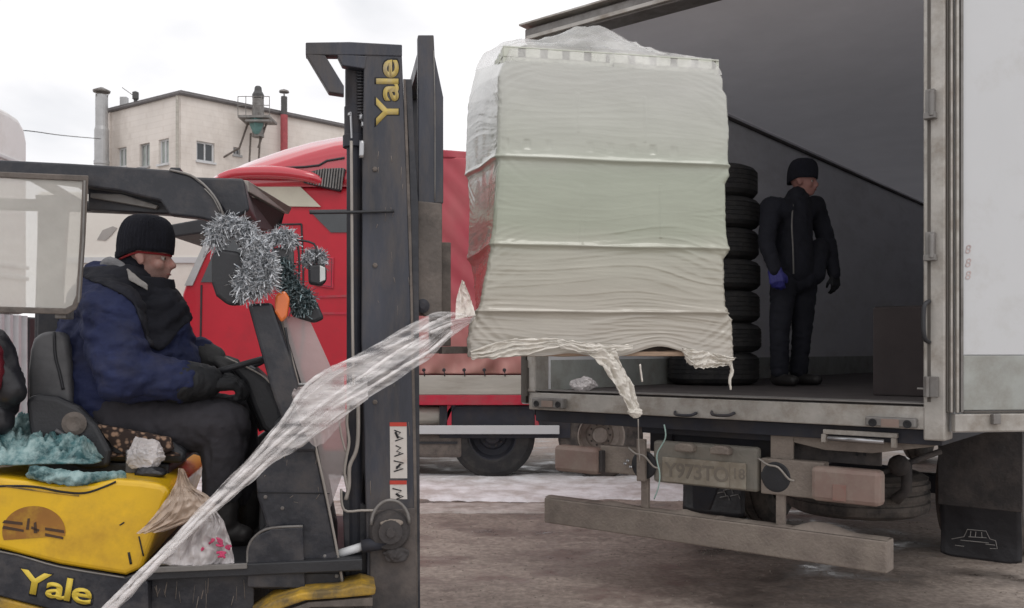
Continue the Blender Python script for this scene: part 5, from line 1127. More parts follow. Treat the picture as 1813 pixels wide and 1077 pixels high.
def film_pt(t, s):
    z = Z0+(Z1-Z0)*s
    uL0, uR, uLf = uz(nearL, z, VL0), uz(nearR, z, VL0), uz(farL, z, VL1); uRf = uR-.02; up_ = .05*max(0, (s-.6)/.4); upl = .17*max(0, (s-.55)/.45)
    C = [Vector((uL0, VL0, z)), Vector((uR, VL0, z)), Vector((uRf, VL1, z+up_)), Vector((uLf, VL1, z+upl))]
    def P_(tt): return sum((raw_pt(tt+k*.0034, z, C) for k in (-3, -2, -1, 0, 1, 2, 3)), Vector())/7
    p = P_(t); d = (P_(t+.003)-P_(t-.003)).normalized(); n_ = Vector((d.y, -d.x, 0)).normalized()
    tt = (t % 1)*4; i = int(tt); f = tt-i; L_ = (C[i]-C[(i+1) % 4]).length; e = min(f*L_, (1-f)*L_)
    prof = 0; wob = .006*noise.noise(Vector((f*3+i, 3, 1)))
    for zl in ledge:
        dz = z-zl-wob; prof += .015*math.exp(-dz/.020) if dz > 0 else .015*math.exp(dz/.007)
    ln = f*L_+i*3
    sag = -.005*math.sin(min(1, max(0, s))*math.pi*4)**2*math.sin(f*math.pi)
    low = .22+.9*max(0, min(1, (2.15-z)/.5)); w = noise.noise(Vector((ln*2, z*3, 5))); q = Vector((ln*1.0, z*11+ln*.7, i))
    q = Vector((ln*.55+3*i, z*17+w*1.2, i)); cre = lambda n1, k_: max(0, 1-abs(n1)*k_)**1.6
    msk = .35+.9*max(0, noise.noise(Vector((ln*1.7, z*2.6, 11)))+.15)
    wr = (cre(noise.noise(q), 4.5)*.0040+cre(noise.noise(q*1.9+Vector((3, ln*.6, 0))), 4)*.0026+cre(noise.noise(Vector((ln*1.6, z*48+ln*2, 4))), 3)*.0014)*low*msk*1.5
    wr += .004*noise.noise(Vector((ln*2.6, z*3.2, 8)))+.0016*noise.noise(Vector((ln*9, z*9, 8)))
    # tension rays running away from the corners
    ray = max(0, 1-e/.22)*.004*(1-abs(noise.noise(Vector((z*26+e*18*math.sin(z*9), i, 2))))*2)*(low+.25)
    # goods pressing through: slotted crate rims near the top of each layer, box edges
    if i == 0:
        for zt3 in (zrow(262),):
            b3 = max(0, 1-abs(z-zt3)/.022)**.4
            wr -= .0038*b3*max(0, min(1, (math.sin(ln*2*math.pi/.095+noise.noise(Vector((ln*3, 1, 1))))-.35)*3))*(.5+noise.noise(Vector((ln*5, 7, 1))))*(1.3 if .03 < f < .8 else 0)
        for uf, za, zb3 in ((.33, 2.45, 2.62), (.62, 2.42, 2.62), (.36, 1.95, 2.22), (.70, 2.0, 2.24)):
            if za < z < zb3: wr += .0035*max(0, 1-abs(f-uf)/.006)
    bottom = .012*noise.noise(Vector((ln*9, z*8, 0)))*max(0, 1-(z-Z0)/.09)
    lift = 0
    if i == 0: k_ = math.exp(-((f-.72)/.10)**2)*.05+math.exp(-((f-.36)/.08)**2)*.018; lift = k_*max(0, 1-(z-Z0)/.12)
    return p+n_*(prof+sag+wr+ray+bottom)+Vector((0, 0, lift+.008*noise.noise(Vector((ln*6, 0, 4)))*max(0, 1-(z-Z0)/.05)))
b_ = nb(); grid(b_, film_pt, 760, 330, wrap=True); fm = obj('stretch_film', b_, 'load_film', ld, smooth=True)
# layer tint: the goods behind the film differ by layer (grey-white, green-white, tan)
m_ = MATS['load_film']; n = m_.node_tree; L = n.links; p = n.nodes['Principled BSDF']; t = n.nodes.new('ShaderNodeTexCoord')
sp = n.nodes.new('ShaderNodeSeparateXYZ'); L.new(t.outputs['Object'], sp.inputs[0])
wv = n.nodes.new('ShaderNodeTexNoise'); wv.inputs['Scale'].default_value = 2.2; wv.inputs['Detail'].default_value = 3; L.new(t.outputs['Object'], wv.inputs['Vector'])
ad = n.nodes.new('ShaderNodeMath'); ad.operation = 'MULTIPLY_ADD'; L.new(wv.outputs['Fac'], ad.inputs[0]); ad.inputs[1].default_value = .16; L.new(sp.outputs[2], ad.inputs[2])
mr = n.nodes.new('ShaderNodeMapRange'); L.new(ad.outputs[0], mr.inputs[0]); mr.inputs[1].default_value = .08; mr.inputs[2].default_value = 1.28
rp = n.nodes.new('ShaderNodeValToRGB'); L.new(mr.outputs[0], rp.inputs[0]); e = rp.color_ramp.elements
e[0].position = 0; e[0].color = (.46, .425, .375, 1); e[1].position = 1; e[1].color = (.52, .525, .485, 1)
for pos, c_ in ((.18, (.415, .385, .325)), (.36, (.43, .42, .35)), (.46, (.37, .395, .31)), (.66, (.38, .41, .33)), (.76, (.46, .475, .41))):
    k_ = e.new(pos); k_.color = c_+(1,)
L.new(rp.outputs[0], p.inputs['Base Color'])
# top sheet: film tent over the uppermost crate rim
def top_pt(i, j):
    z = Z1; uL0, uR, uLf = uz(nearL, z, VL0), uz(nearR, z, VL0), uz(farL, z, VL1); uRf = uR-.02
    H_ = zrow(87)-Z1
    # distance in from the rim decides how high up the tilted crate rim the sheet is
    a = uL0+(uLf-uL0)*j; c = uR+(uRf-uR)*j; Lu = c-a; Lv = VL1-VL0
    du = min(i, 1-i)*Lu; dv = min(j, 1-j)*Lv; e = min(du, dv); up = min(1, e/.035)
    inset = .022*up
    fu = a+Lu*i; u = fu+(.0 if abs(i-.5) < .45 else 0); v = VL0+Lv*j
    dome = .17*math.exp(-((i-.50)/.24)**2-((j-.55)/.36)**2)+.05*math.exp(-((i-.12)/.16)**2-((j-.7)/.4)**2)+.05*math.exp(-((i-.85)/.2)**2-((j-.6)/.4)**2)
    fold = .010*(1-abs(noise.noise(Vector((u*7, v*7, 3))))*2.2)+.007*noise.noise(Vector((u*18+v*12, v*5, 3)))
    m_ = min(1, e/.10)
    return Vector((u, v, Z1-.004+(.17+(.05-.17)*i)*j+up**.7*H_+m_*(fold+dome)+.004*noise.noise(Vector((u*30, v*30, 1)))*up))
b_ = nb(); grid(b_, top_pt, 190, 150); obj('top_film', b_, 'load_film_top', ld, smooth=True)
# crates inside: a rim with battlement-like slots on every layer
zl_ = [LZ+.148, ledge[1]+.0, ledge[0], zrow(90)]
ub0, ub1 = max(uz(nearL, z, VL0) for z in (1.7, 2.0, 2.4))+.022, min(uz(nearR, z, VL0) for z in (1.7, 2.0, 2.4))-.03
first = None
def make_crate(z0, z1):
    w = (ub1-ub0)/2-.003; d = (VL1-VL0-.07)/2-.003; b_ = nb(); t_ = .012
    hz = z1-z0
    box(b_, 0, w, 0, d, 0, .012); box(b_, 0, w, 0, t_, .013, hz-.045); box(b_, 0, w, d-t_, d, .013, hz-.045); box(b_, 0, t_, t_+.0005, d-t_-.0005, .013, hz-.045); box(b_, w-t_, w, t_+.0005, d-t_-.0005, .013, hz-.045)
    n = max(4, int(w/.095)); st_ = w/n
    for k in range(n):
        box(b_, k*st_+.001, k*st_+st_*.66, -.003, t_, hz-.0445, hz-.006); box(b_, k*st_+.001, k*st_+st_*.66, d-t_, d+.003, hz-.0445, hz-.006)
    for k in range(4): y = k*d/4; box(b_, -.003, t_, y+.003, y+d/4*.66, hz-.0445, hz-.006); box(b_, w-t_, w+.003, y+.003, y+d/4*.66, hz-.0445, hz-.006)
    box(b_, 0, w, -.004, t_+.001, hz-.0055, hz-.0005); return b_, w, d
for li in range(3):
    for iu in range(2):
        for iv in range(2):
            b_, w, d = make_crate(zl_[li]+.002, zl_[li+1]); off = Vector((ub0+iu*(w+.006), VL0+.026+iv*(d+.006), zl_[li]+.002))
            for v in b_.verts: v.co += off
            cr_o = obj('crate', b_, 'crate_pale', ld, bevel=0)
            if iv == 0 and li > 0:
                b2 = nb(); box(b2, off.x+.015, off.x+w-.015, off.y+.014, off.y+.018, off.z+.02, zl_[li+1]-.004); obj('slot_dark_sheet', b2, 'crate_slot', cr_o)  # dark sheet added behind the rim so its slots read dark
# pallet
pl = None
b_ = nb(); box(b_, ub0, ub1, VL0+.02, VL1-.02, LZ+.122, LZ+.126); dk = obj('deck_sheet', b_, 'pallet_wood', ld)
for k in range(7):
    v0 = VL0+.01+k*(VL1-VL0-.12)/6; obj('deck_board', box(nb(), ub0-.04, ub1+.02, v0, v0+.10, LZ+.127, LZ+.146), 'pallet_wood', ld, bevel=.002)
for v0 in (VL0+.01, -.06, VL1-.11):
    obj('bottom_board', box(nb(), ub0-.04, ub1+.02, v0, v0+.10, LZ, LZ+.020), 'pallet_wood', ld, bevel=.002)
    for f in (0, .5, 1):
        u = ub0-.04+f*(ub1-ub0+.06-.145); obj('pallet_block', box(nb(), u, u+.145, v0, v0+.10, LZ+.021, LZ+.12), 'pallet_wood', ld, bevel=.002)
# loose film skirts round the foot of the load
def skirt(pts, m, r, seed, name, amp=.010):
    b_ = nb(); tube(b_, [fk(a, b, VL0+dv) for a, b, dv in pts], r, 12, sm=6); wrinkle(b_, amp, 26, stretch=(1, 1, 2), seed=seed); wrinkle(b_, amp*.5, 60, seed=seed+2); return obj(name, b_, m, ld, smooth=True)
def ribbon(top, bot, m, name, seed, amp, nu, nv, parent=None, pleat=5, fr=FF, **k):
    """crumpled band of film between two edge curves given in the frame"""
    T, B = smooth_path(top, 10), smooth_path(bot, 10); n = min(len(T), len(B))
    def f(i, j):
        s = i*(n-1); a = min(n-2, int(s)); g_ = s-a; t_ = T[a].lerp(T[a+1], g_); b2 = B[a].lerp(B[a+1], g_); p = t_.lerp(b2, j); wd = (t_-b2).length
        w = noise.noise(Vector((i*3, j*2, seed)))
        d = (math.sin(j*pleat*6.28+w*5+i*2)*.35+(1-abs(noise.noise(Vector((i*5+seed, j*pleat*1.7+w*2, 2))))*2.2)*.8+noise.noise(Vector((i*24, j*9, seed)))*.35)*amp*min(1, wd/.06+.15)
        return p+Vector((.15, -1, .1))*d+Vector((0, 0, noise.noise(Vector((i*16, j, seed)))*.010*(1 if j in (0, 1) else .4)))
    b_ = nb(); grid(b_, f, nu, nv); return obj(name, b_, m, parent, smooth=True, **k)
V = VL0-.03
ribbon([fk(832, 622, V), fk(880, 606, V-.01), fk(930, 600, V-.01), fk(985, 600, V), fk(1024, 608, V)], [fk(834, 636, V), fk(880, 634, V-.02), fk(930, 628, V-.02), fk(985, 616, V), fk(1024, 620, V)], 'skirt_film', 'loose_fold', 21, .013, 150, 30, ld, 3, thick=.002)
ribbon([fk(985, 602, V), fk(1030, 606, V-.01), fk(1070, 610, V), fk(1120, 612, V)], [fk(985, 614, V), fk(1030, 624, V-.01), fk(1070, 624, V), fk(1120, 618, V)], 'skirt_film', 'loose_fold', 25, .010, 100, 20, ld, 3, thick=.002)
ribbon([fk(1030, 618, V), fk(1064, 650, V), fk(1092, 690, V-.01), (fk(1112, 728, V-.02))], [fk(1088, 616, V), fk(1096, 640, V), fk(1118, 680, V-.01), fk(1130, 722, V-.02)], 'skirt_film', 'hanging_tail', 3, .014, 90, 30, ld, 2, thick=.002)
c_ = fk(1124, 730, V-.02); obj('tail_knot', crumple(c_, (.045, .03, .038), 4), 'skirt_film', ld)
ribbon([fk(1206, 616, V), fk(1240, 622, V-.01), fk(1270, 628, V), fk(1300, 634, V)], [fk(1214, 640, V), fk(1236, 652, V-.02), fk(1268, 650, V), fk(1292, 646, V)], 'skirt_film', 'torn_fold', 9, .016, 80, 36, ld, 3, thick=.002)
skirt([(1290, 636, 0), (1296, 656, 0), (1292, 672, 0), (1294, 690, 0)], 'skirt_film', lambda t: .008-.005*t, 6, 'torn_strip', .004)
skirt([(1133, 645, 0), (1137, 676, 0)], 'skirt_film', .004, 6, 'torn_strip', .001)
# ---- long loose strand of film pulled out past the mast down to the lower left
def w3(px, py, Y): return wpt(px, py, Y)
sf = thing('film_strand', 'long twisted strand of clear stretch film trailing from the pallet down across the forklift', 'plastic film', tuple(w3(840, 566, 3.74)))
S = [(842, 562, 568, 3.74), (800, 552, 600, 3.70), (760, 556, 640, 3.64), (712, 584, 668, 3.58), (650, 618, 712, 3.50), (590, 652, 752, 3.44), (540, 690, 790, 3.40), (500, 742, 812, 3.36), (450, 800, 850, 3.32), (400, 852, 893, 3.28), (350, 905, 936, 3.22), (300, 962, 985, 3.16), (250, 1012, 1036, 3.10), (205, 1056, 1082, 3.05), (150, 1108, 1130, 3.0)]
ribbon([w3(x, t_, Y) for x, t_, b2, Y in S], [w3(x-4, b2, Y) for x, t_, b2, Y in S], 'strand_film', 'film_band', 2, .020, 420, 56, sf, 4, thick=0)
ribbon([w3(x, t_+2, Y+.02) for x, t_, b2, Y in S[2:]], [w3(x+2, t_+(b2-t_)*.62, Y+.01) for x, t_, b2, Y in S[2:]], 'strand_film', 'film_pleat', 7, .016, 360, 30, sf, 3)
ribbon([w3(x, t_+(b2-t_)*.5, Y-.01) for x, t_, b2, Y in S[4:]], [w3(x+2, t_+(b2-t_)*.95, Y-.02) for x, t_, b2, Y in S[4:]], 'strand_film', 'film_pleat', 11, .014, 320, 30, sf, 3)
ribbon([w3(520, 690, 3.5), w3(560, 680, 3.52), w3(610, 692, 3.54)], [w3(516, 700, 3.5), w3(556, 790, 3.50), w3(612, 742, 3.54)], 'plexi_shield', 'film_web', 13, .012, 60, 40, sf, 2)
for k, (y0, y1, off) in enumerate(((.1, .25, -.02), (.75, .8, -.03), (.45, .4, -.035))):
    b_ = nb(); tube(b_, [w3(x, t_+(b2-t_)*(y0+(y1-y0)*math.sin(i)), Y+off) for i, (x, t_, b2, Y) in enumerate(S[1:])], .006, 8, sm=8); wrinkle(b_, .004, 40, seed=k); obj('film_roll', b_, 'strand_film', sf, smooth=True)
c0_ = w3(822, 530, 3.86); b_ = nb()
ribbon([w3(818, 496, 3.84), w3(808, 530, 3.84), w3(806, 566, 3.78)], [w3(822, 500, 3.84), w3(834, 532, 3.84), w3(842, 560, 3.78)], 'skirt_film', 'film_tuft', 17, .012, 40, 24, sf, 2)

# ================================================================== people
def finger(b_, p, d, up, ln, r, curl):
    """three-jointed finger: starts at p along d, curling towards -up"""
    ax = d.cross(up).normalized(); q = Vector(p); dd = Vector(d).normalized(); seg = [ln*.42, ln*.32, ln*.26]; pts = [q]
    for k, s in enumerate(seg):
        dd = Matrix.Rotation(-curl*(.7 if k == 0 else 1), 3, ax) @ dd; q2 = q+dd*s; hull2(b_, q, r*(1-.08*k), q2, r*(.92-.1*k), 1); q = q2
def hand(wrist, d, up, size=.19, curl=.75, side_=1, fat=1.0, thumb=.5):
    d = Vector(d).normalized(); up = Vector(up); up = (up-d*up.dot(d)).normalized(); lat = d.cross(up)*side_; b_ = nb(); w = Vector(wrist); s = size
    pc = w+d*s*.27
    for k in (-.26, -.09, .09, .26): hull2(b_, w+lat*s*k*.55, s*.11*fat, w+d*s*.46+lat*s*k*.75, s*.075*fat, 1)
    for k, (o_, l_) in enumerate(((-.20, .40), (-.07, .45), (.07, .42), (.19, .34))): finger(b_, w+d*s*(.47-.02*abs(k-1))+lat*s*o_, d, up, s*l_, s*.058*fat, curl+.06*k)
    t0 = w+d*s*.14-lat*s*.16; t1 = t0+d*s*.2-lat*s*.17-up*s*.08; t2 = t1+d*s*.17+lat*s*.03*thumb-up*s*.1
    hull2(b_, t0, s*.085*fat, t1, s*.07*fat, 1); hull2(b_, t1, s*.068*fat, t2, s*.055*fat, 1); return remesh(b_, s*.030, 2)
def head(c, fwd, s=1.0, tilt=0):
    """head with brow, nose, mouth, chin, ear; c is its centre at eye level, fwd the way it looks"""
    f = Vector(fwd).normalized(); l = Vector((0, 0, 1)).cross(f).normalized(); u = f.cross(l); M3 = Matrix((f, l, u)).transposed()
    def q(x, y, z): return Vector(c)+M3 @ Vector((x, y, z))*s
    b_ = nb()
    def e(p, r, rr=None): ell(b_, q(*p), [k*s for k in r], M3 if rr is None else M3 @ rr, 3)
    e((-.012, 0, .035), (.098, .077, .098)); e((.030, 0, -.045), (.062, .056, .075)); e((.058, 0, -.088), (.030, .032, .025)); e((.072, 0, .018), (.022, .052, .014))
    hull2(b_, q(.085, 0, .008), .009*s, q(.112, 0, -.030), .013*s, 2); e((.105, .011, -.036), (.011, .008, .008)); e((.105, -.011, -.036), (.011, .008, .008))
    e((.083, 0, -.062), (.018, .024, .007)); e((.080, 0, -.074), (.017, .022, .008)); e((.055, .043, -.030), (.030, .022, .028)); e((.055, -.043, -.030), (.030, .022, .028))
    hull2(b_, q(-.02, 0, -.05), .056*s, q(-.045, 0, -.17), .062*s, 3)
    for sg in (1, -1): e((-.006, .076*sg, -.012), (.019, .010, .032), Matrix.Rotation(.35*sg, 3, 'Z') @ Matrix.Rotation(-.2, 3, 'Y')); e((-.012, .083*sg, .004), (.022, .006, .022))
    return b_, q, M3
def eyes(q, M3, s, parent, m='eye_dark'):
    for sg in (1, -1):
        b_ = nb(); ell(b_, q(.0715, .030*sg, -.003), (.0118*s,)*3, None, 2); e_ = obj('eye', b_, 'eye_white', parent, smooth=True)
        b_ = nb(); ell(b_, q(.0815, .031*sg, -.003), (.004*s, .006*s, .006*s), M3, 2); obj('iris', b_, m, e_, smooth=True)
    b_ = nb(); ell(b_, q(.092, 0, -.068), (.010*s, .022*s, .004*s), M3, 2); obj('lips', b_, 'lip', parent, smooth=True)
# ---- the driver
dr = thing('person', 'man in navy padded jacket and black knit hat sitting at the forklift wheel', 'person', tuple(fk(190, 770, 0)), FF)
Fv = lambda px, py, v: fk(px, py, v)
hc = Fv(262, 456, 0.0); fw = Vector((.985, -.13, -.06))
b_, q, M3 = head(hc, fw, 1.03)
pel = Fv(196, 735, 0); che = Fv(212, 560, 0); sNr, sFr = Fv(196, 552, -.21), Fv(205, 540, .20)
elN, wrN = Fv(222, 668, -.27), Fv(345, 672, -.20); elF, wrF = Fv(290, 640, .24), Fv(372, 632, .12)
hN, hF = Fv(215, 760, -.11), Fv(215, 755, .11); kN, kF = Fv(418, 758, -.15), Fv(432, 742, .15); aN, aF = Fv(398, 905, -.15), Fv(440, 905, .15)
for a_, ra, c_, rb in ((pel, .11, che, .12), (che, .12, q(-.045, 0, -.16), .06), (che, .10, sNr, .065), (che, .10, sFr, .065), (sNr, .06, elN, .045), (elN, .045, wrN, .032), (sFr, .06, elF, .045), (elF, .045, wrF, .032), (pel, .10, hN, .09), (pel, .10, hF, .09), (hN, .085, kN, .055), (hF, .085, kF, .055), (kN, .055, aN, .042), (kF, .055, aF, .042)): hull2(b_, a_, ra, c_, rb, 2)
bo = obj('body', remesh(b_, .0085, 2), 'skin', dr, smooth=True)
m_ = MATS['skin']; n = m_.node_tree; L = n.links; p = n.nodes['Principled BSDF']; t = n.nodes.new('ShaderNodeTexCoord'); sp = n.nodes.new('ShaderNodeSeparateXYZ'); L.new(t.outputs['Object'], sp.inputs[0])
mr = n.nodes.new('ShaderNodeMapRange'); L.new(sp.outputs[2], mr.inputs[0]); zc_ = hc.z-BASE[dr.name].z; mr.inputs[1].default_value = zc_-.030; mr.inputs[2].default_value = zc_-.060; mr.inputs[3].default_value = 0; mr.inputs[4].default_value = .5
sn = n.nodes.new('ShaderNodeTexNoise'); sn.inputs['Scale'].default_value = 420; L.new(t.outputs['Object'], sn.inputs['Vector']); mu = n.nodes.new('ShaderNodeMath'); mu.operation = 'MULTIPLY'; L.new(mr.outputs[0], mu.inputs[0]); L.new(sn.outputs['Fac'], mu.inputs[1])
m2_ = n.nodes.new('ShaderNodeMath'); m2_.operation = 'MULTIPLY'; L.new(mu.outputs[0], m2_.inputs[0]); m2_.inputs[1].default_value = 1.6
L.new(mixc(m2_.outputs[0], p.inputs['Base Color'].links[0].from_socket, (.12, .09, .085)), p.inputs['Base Color']); eyes(q, M3, 1.03, bo)
# knit hat with turned edge, red lining
def hat(q, s, M3, c, parent, low=0.012, m='knit_black'):
    b_ = nb(); f = M3.col[0]; l = M3.col[1]; u = M3.col[2]
    def h(t, k):
        a_ = t*2*math.pi; fr = (1, 1.01, 1.02, 1.015, .99, .945, .88, .79, .66, .48, .26, .02)[min(11, int(k*11+.001))] ; z = (-.0, .02, .045, .068, .088, .105, .122, .136, .148, .156, .160, .161)[min(11, int(k*11+.001))]
        x = math.cos(a_)*.112*fr-.012; y = math.sin(a_)*.093*fr; tl = (-.38*(x+.012))*(1-k)*.5
        rib = .0022*math.sin(a_*44)*(1 if k < .9 else 0)
        drop = -.040*max(0, -math.cos(a_))*(1-k)**2
        return q(x*(1+rib*8), y*(1+rib*8), low+z+drop+.002*noise.noise(Vector((a_*2, k*5, 0))))
    bm2 = nb(); grid(bm2, lambda i, j: h(i, j), 132, 12, wrap=True); bmesh.ops.recalc_face_normals(bm2, faces=bm2.faces[:])
    ho = obj('hat', bm2, m, parent, smooth=True, thick=.008); return ho
ho = hat(q, 1.03, M3, hc, dr, .020)
b_ = nb(); tube(b_, [q(math.cos(t_)*.106-.012, math.sin(t_)*.088, .013-.04*max(0, -math.cos(t_))) for t_ in [2*math.pi*k/40 for k in range(41)]], .005, 8); obj('hat_lining', b_, 'red_cloth', ho, smooth=True)
b_ = nb(); hull2(b_, q(-.05, 0, -.05), .078, q(-.075, 0, -.10), .085, 3); hull2(b_, q(-.06, 0, -.02), .07, q(-.09, 0, .0), .05, 2); obj('neck_gaiter', wrinkle(remesh(b_, .009, 3), .004, 22, stretch=(1, 1, 2.4)), 'knit_black', dr, smooth=True)
# padded jacket
b_ = nb()
hull2(b_, Fv(196, 735, 0), .215, Fv(208, 600, 0), .235, 3); hull2(b_, Fv(208, 600, 0), .22, Fv(212, 545, 0), .185, 3); hull2(b_, Fv(262, 720, 0), .165, Fv(262, 610, 0), .165, 3); hull2(b_, Fv(300, 650, 0), .12, Fv(270, 560, 0), .14, 3)
hull2(b_, Fv(180, 545, -.10), .13, Fv(196, 552, -.235), .105, 3); hull2(b_, Fv(196, 540, .08), .13, Fv(205, 540, .20), .10, 3)
hull2(b_, Fv(196, 556, -.245), .118, Fv(218, 660, -.30), .112, 3); hull2(b_, Fv(218, 662, -.30), .110, Fv(318, 676, -.235), .082, 3)
hull2(b_, Fv(205, 540, .22), .11, Fv(290, 640, .25), .095, 3); hull2(b_, Fv(290, 640, .25), .09, Fv(355, 625, .14), .065, 3)
hull2(b_, Fv(205, 505, 0), .10, Fv(240, 520, 0), .085, 3); hull2(b_, Fv(175, 500, 0), .085, Fv(205, 520, 0), .13, 3)
j_ = remesh(b_, .011, 6)
ax_ = (Fv(318, 676, -.235)-Fv(218, 662, -.30)).normalized()
wrinkle(j_, .017, 6.5, stretch=(1, .8, 1.7), seed=3); wrinkle(j_, .009, 14, stretch=(.8, 1, 1.7), seed=8); wrinkle(j_, .0022, 45, seed=1)
ja = obj('jacket', j_, 'navy_cloth', dr, smooth=True)
# black yoke and front panel sewn onto the jacket: its own slightly proud layer
def to_px(p, fr=FF):
    w = fr.o+fr.m @ p; return CX+F*w.x/w.y, HY-F*(w.z-CAM_H)/w.y
def inside(x, y, poly):
    c = False
    for (x0, y0), (x1, y1) in zip(poly, poly[1:]+poly[:1]):
        if (y0 > y) != (y1 > y) and x < (x1-x0)*(y-y0)/(y1-y0)+x0: c = not c
    return c
YK = [(120, 478), (166, 500), (205, 515), (236, 536), (250, 575), (262, 612), (280, 622), (300, 606), (316, 585), (345, 560), (330, 480), (240, 470)]
src = bmesh.new(); src.from_mesh(ja.data); src.normal_update(); bb_ = BASE[dr.name]; y_ = nb(); vm = {}
for f in src.faces:
    c = f.calc_center_median()+bb_; x, y = to_px(c)
    if inside(x, y, YK):
        vs = []
        for v in f.verts:
            if v.index not in vm: vm[v.index] = y_.verts.new(v.co+bb_+v.normal*.004)
            vs.append(vm[v.index])
        y_.faces.new(vs)
src.free()
for _ in range(6):
    for v in y_.verts:
        if v.is_boundary:
            nbv = [e.other_vert(v).co for e in v.link_edges if e.is_boundary]
            if nbv: v.co = v.co*.5+sum(nbv, Vector())/len(nbv)*.5
obj('yoke', y_, 'dark_cloth', ja, smooth=True, thick=.009)
b_ = nb()
# stand-up collar
def coll(t, k):
    a_ = t*2*math.pi; r = .108+.014*(1-k)+.004*math.sin(a_*9+k*3); cx = Fv(247, 505, 0); x = math.cos(a_)*r*1.12; y = math.sin(a_)*r*.95
    h_ = .095+.018*max(0, math.cos(a_-.1))-.02*max(0, -math.cos(a_))
    return Vector((cx.x+x-.02*k*0+.01*math.cos(a_), cx.y+y, cx.z-.06+k*h_-.028*math.cos(a_)*(.5+.5*k)))
b_ = nb(); grid(b_, coll, 90, 14, wrap=True); wrinkle(b_, .004, 18, seed=5); obj('collar', b_, 'dark_cloth', ja, smooth=True, thick=.022)
b_ = nb(); tube(b_, [Fv(186, 476, -.02), Fv(196, 466, -.05), Fv(214, 474, -.08), Fv(232, 490, -.10)], lambda t: .032-.016*t, 12, sm=5); wrinkle(b_, .004, 30); obj('fleece_lining', b_, 'fleece_grey', ja, smooth=True)
b_ = nb(); grid(b_, lambda i, j: Fv(225+36*i+4*j*(1-i)*1, 476+28*i+(20-10*i)*j*1.0, -.158-.004*math.sin(i*5)), 14, 8); wrinkle(b_, .004, 40); obj('collar_tab', b_, 'tab_grey', ja, smooth=True, thick=.012)
# trousers
b_ = nb()
hull2(b_, Fv(215, 745, -.10), .15, Fv(400, 752, -.16), .105, 3); hull2(b_, Fv(400, 752, -.16), .10, Fv(392, 870, -.16), .080, 3); hull2(b_, Fv(220, 745, .10), .15, Fv(415, 738, .15), .10, 3); hull2(b_, Fv(415, 738, .15), .095, Fv(432, 872, .15), .078, 3); hull2(b_, Fv(190, 745, 0), .16, Fv(230, 745, 0), .15, 3)
t_ = remesh(b_, .011, 5); wrinkle(t_, .009, 8, stretch=(1.8, 1, 1), seed=13); wrinkle(t_, .005, 20, seed=4); obj('trousers', t_, 'trouser_cloth', dr, smooth=True)
for (x, y, v) in ((396, 905, -.16), (440, 905, .15)):
    b_ = nb(); a_ = Fv(x, y-28, v); c_ = Fv(x+2, y+26, v); hull2(b_, a_, .07, Fv(x, y+20, v), .062, 2); hull2(b_, Fv(x-6, y+38, v), .055, Fv(x+34, y+42, v), .045, 2); hull2(b_, Fv(x-10, y+50, v), .03, Fv(x+40, y+51, v), .03, 2); obj('boot', wrinkle(remesh(b_, .009, 3), .003, 18), 'boot', dr, smooth=True)
# gloves: near hand closed on the wheel rim, far hand behind it
hb = hand(Fv(366, 676, -.19), Vector((.93, .10, -.02)), Vector((.05, -.25, 1)), .235, .62, 1, 1.45); hull_ = nb()
g_ = obj('glove', wrinkle(hb, .003, 30), 'glove_black', dr, smooth=True)
b_ = nb(); hull2(b_, Fv(316, 676, -.235), .092, Fv(364, 676, -.20), .072, 3); obj('glove_cuff', wrinkle(remesh(b_, .009, 3), .006, 16, stretch=(2, 1, 1)), 'glove_black', g_, smooth=True)
hb = hand(Fv(376, 634, .10), Vector((.9, -.15, -.22)), Vector((.2, -.1, 1)), .215, .7, -1, 1.25); g_ = obj('glove', wrinkle(hb, .002, 30), 'glove_grey', dr, smooth=True)
b_ = nb(); hull2(b_, Fv(348, 624, .14), .07, Fv(378, 634, .10), .055, 3); obj('glove_cuff', wrinkle(remesh(b_, .009, 3), .004, 16), 'glove_grey', g_, smooth=True)

# ---- the man standing inside the truck
YM = 6.95
def mw(px, py, dy=0): return wpt(px, py, YM+dy)
zfl = ZF; 
pp = mw(1402, 0); pp.z = ZF
pm = thing('person', 'man in black jacket, knit cap and a blue glove standing inside the truck', 'person', tuple(pp))
hc = mw(1423, 322); fw = Vector((.80, -.60, -.05)); b_, q, M3 = head(hc, fw, .98)
zz_ = ZF+.05
def J(px, py, dy=0): return mw(px, py, dy)
sh_ = Vector((.95, .30, 0)); 
feetL, feetR = Vector((J(1375, 0).x, YM-.08, ZF+.06)), Vector((J(1420, 0).x, YM+.08, ZF+.06))
hipL, hipR = J(1388, 498, -.05), J(1424, 498, .05); knL, knR = J(1380, 590, -.1), J(1420, 590, .04)
sL, sR = J(1366, 368, -.10), J(1442, 366, .12); eL, eR = J(1357, 430, -.16), J(1466, 432, .12); wL, wR = J(1372, 478, -.24), J(1477, 486, .06)
for a_, ra, c_, rb in ((J(1405, 490), .10, J(1408, 385), .09), (J(1408, 380), .07, q(-.045, 0, -.16), .055), (J(1408, 380), .07, sL, .05), (J(1408, 380), .07, sR, .05), (sL, .055, eL, .04), (eL, .04, wL, .03), (sR, .055, eR, .04), (eR, .04, wR, .03), (hipL, .085, knL, .058), (knL, .055, feetL+Vector((0, 0, .05)), .042), (hipR, .085, knR, .058), (knR, .055, feetR+Vector((0, 0, .05)), .042)): hull2(b_, a_, ra, c_, rb, 2)
bo = obj('body', remesh(b_, .011, 2), 'skin_dim', pm, smooth=True); eyes(q, M3, .98, bo)
hat(q, .98, M3, hc, pm, .02)
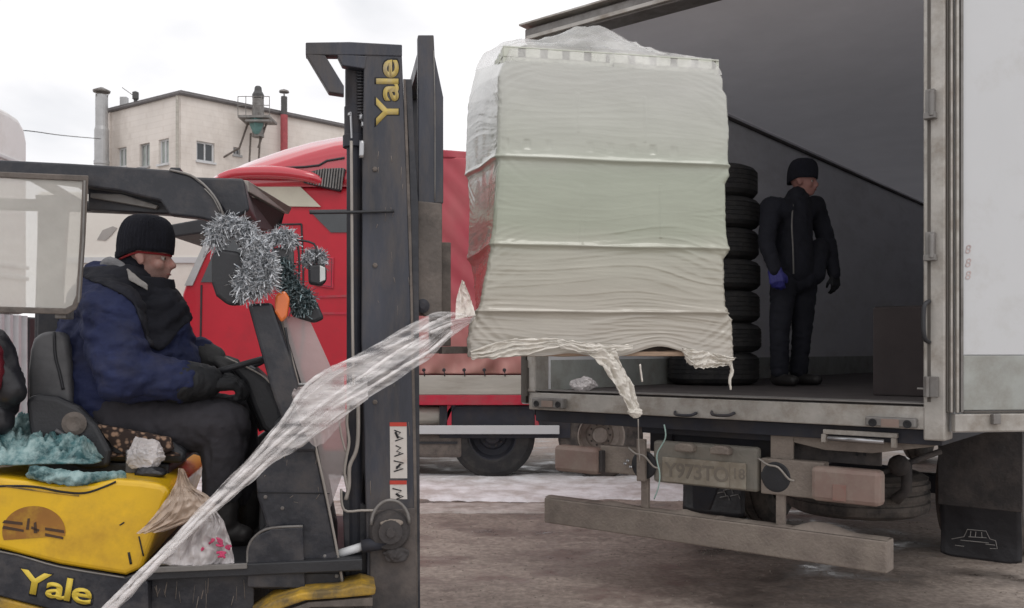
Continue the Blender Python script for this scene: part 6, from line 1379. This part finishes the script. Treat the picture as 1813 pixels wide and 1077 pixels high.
b_ = nb(); hull2(b_, J(1404, 480), .145, J(1404, 400), .14, 3); hull2(b_, J(1404, 400), .145, J(1406, 372), .12, 3); hull2(b_, J(1390, 375, -.05), .10, sL, .085, 3); hull2(b_, J(1420, 375, .05), .10, sR, .085, 3); hull2(b_, sL, .080, eL, .062, 3); hull2(b_, eL, .062, wL, .045, 3); hull2(b_, sR, .080, eR, .062, 3); hull2(b_, eR, .062, wR, .044, 3); hull2(b_, J(1412, 350), .085, J(1412, 372), .10, 3)
hull2(b_, J(1440, 485, .02), .09, J(1450, 440, .05), .08, 2)
j_ = remesh(b_, .013, 5); wrinkle(j_, .006, 9, stretch=(1, 1, 1.5), seed=21); wrinkle(j_, .004, 20, seed=3); jm = obj('jacket', j_, 'dark_cloth', pm, smooth=True)
b_ = nb(); tube(b_, [J(1404, 362, -.13), J(1402, 400, -.17), J(1404, 440, -.18), J(1405, 485, -.17)], .006, 6, sm=4); obj('zip', b_, 'steel_grey', jm)
b_ = nb()
for h_, k_, f_ in ((hipL, knL, feetL), (hipR, knR, feetR)): hull2(b_, h_, .10, k_, .072, 3); hull2(b_, k_, .072, f_+Vector((0, 0, .06)), .068, 3)
hull2(b_, J(1396, 495), .12, J(1416, 495), .12, 3)
t_ = remesh(b_, .012, 5); wrinkle(t_, .008, 9, stretch=(1, 1, 1.8), seed=31); obj('trousers', t_, 'dark_cloth', pm, smooth=True)
for f_, dd in ((feetL, Vector((.35, -.9, 0))), (feetR, Vector((.6, -.75, 0)))):
    b_ = nb(); dd.normalize(); hull2(b_, f_+Vector((0, 0, .06)), .055, f_-dd*.03, .05, 2); hull2(b_, f_-dd*.04+Vector((0, 0, -.01)), .048, f_+dd*.16+Vector((0, 0, -.015)), .042, 2); obj('boot', remesh(b_, .01, 3), 'boot', pm, smooth=True)
hb = hand(wL, Vector((.15, -.12, -1)), Vector((-.4, -1, 0)), .20, .55, 1, 1.2); obj('blue_glove', wrinkle(hb, .002, 30), 'blue_glove', pm, smooth=True)
hb = hand(wR, Vector((.1, -.05, -1)), Vector((.5, -1, 0)), .185, .45, -1, 1.0); obj('glove', wrinkle(hb, .002, 30), 'glove_black', pm, smooth=True)
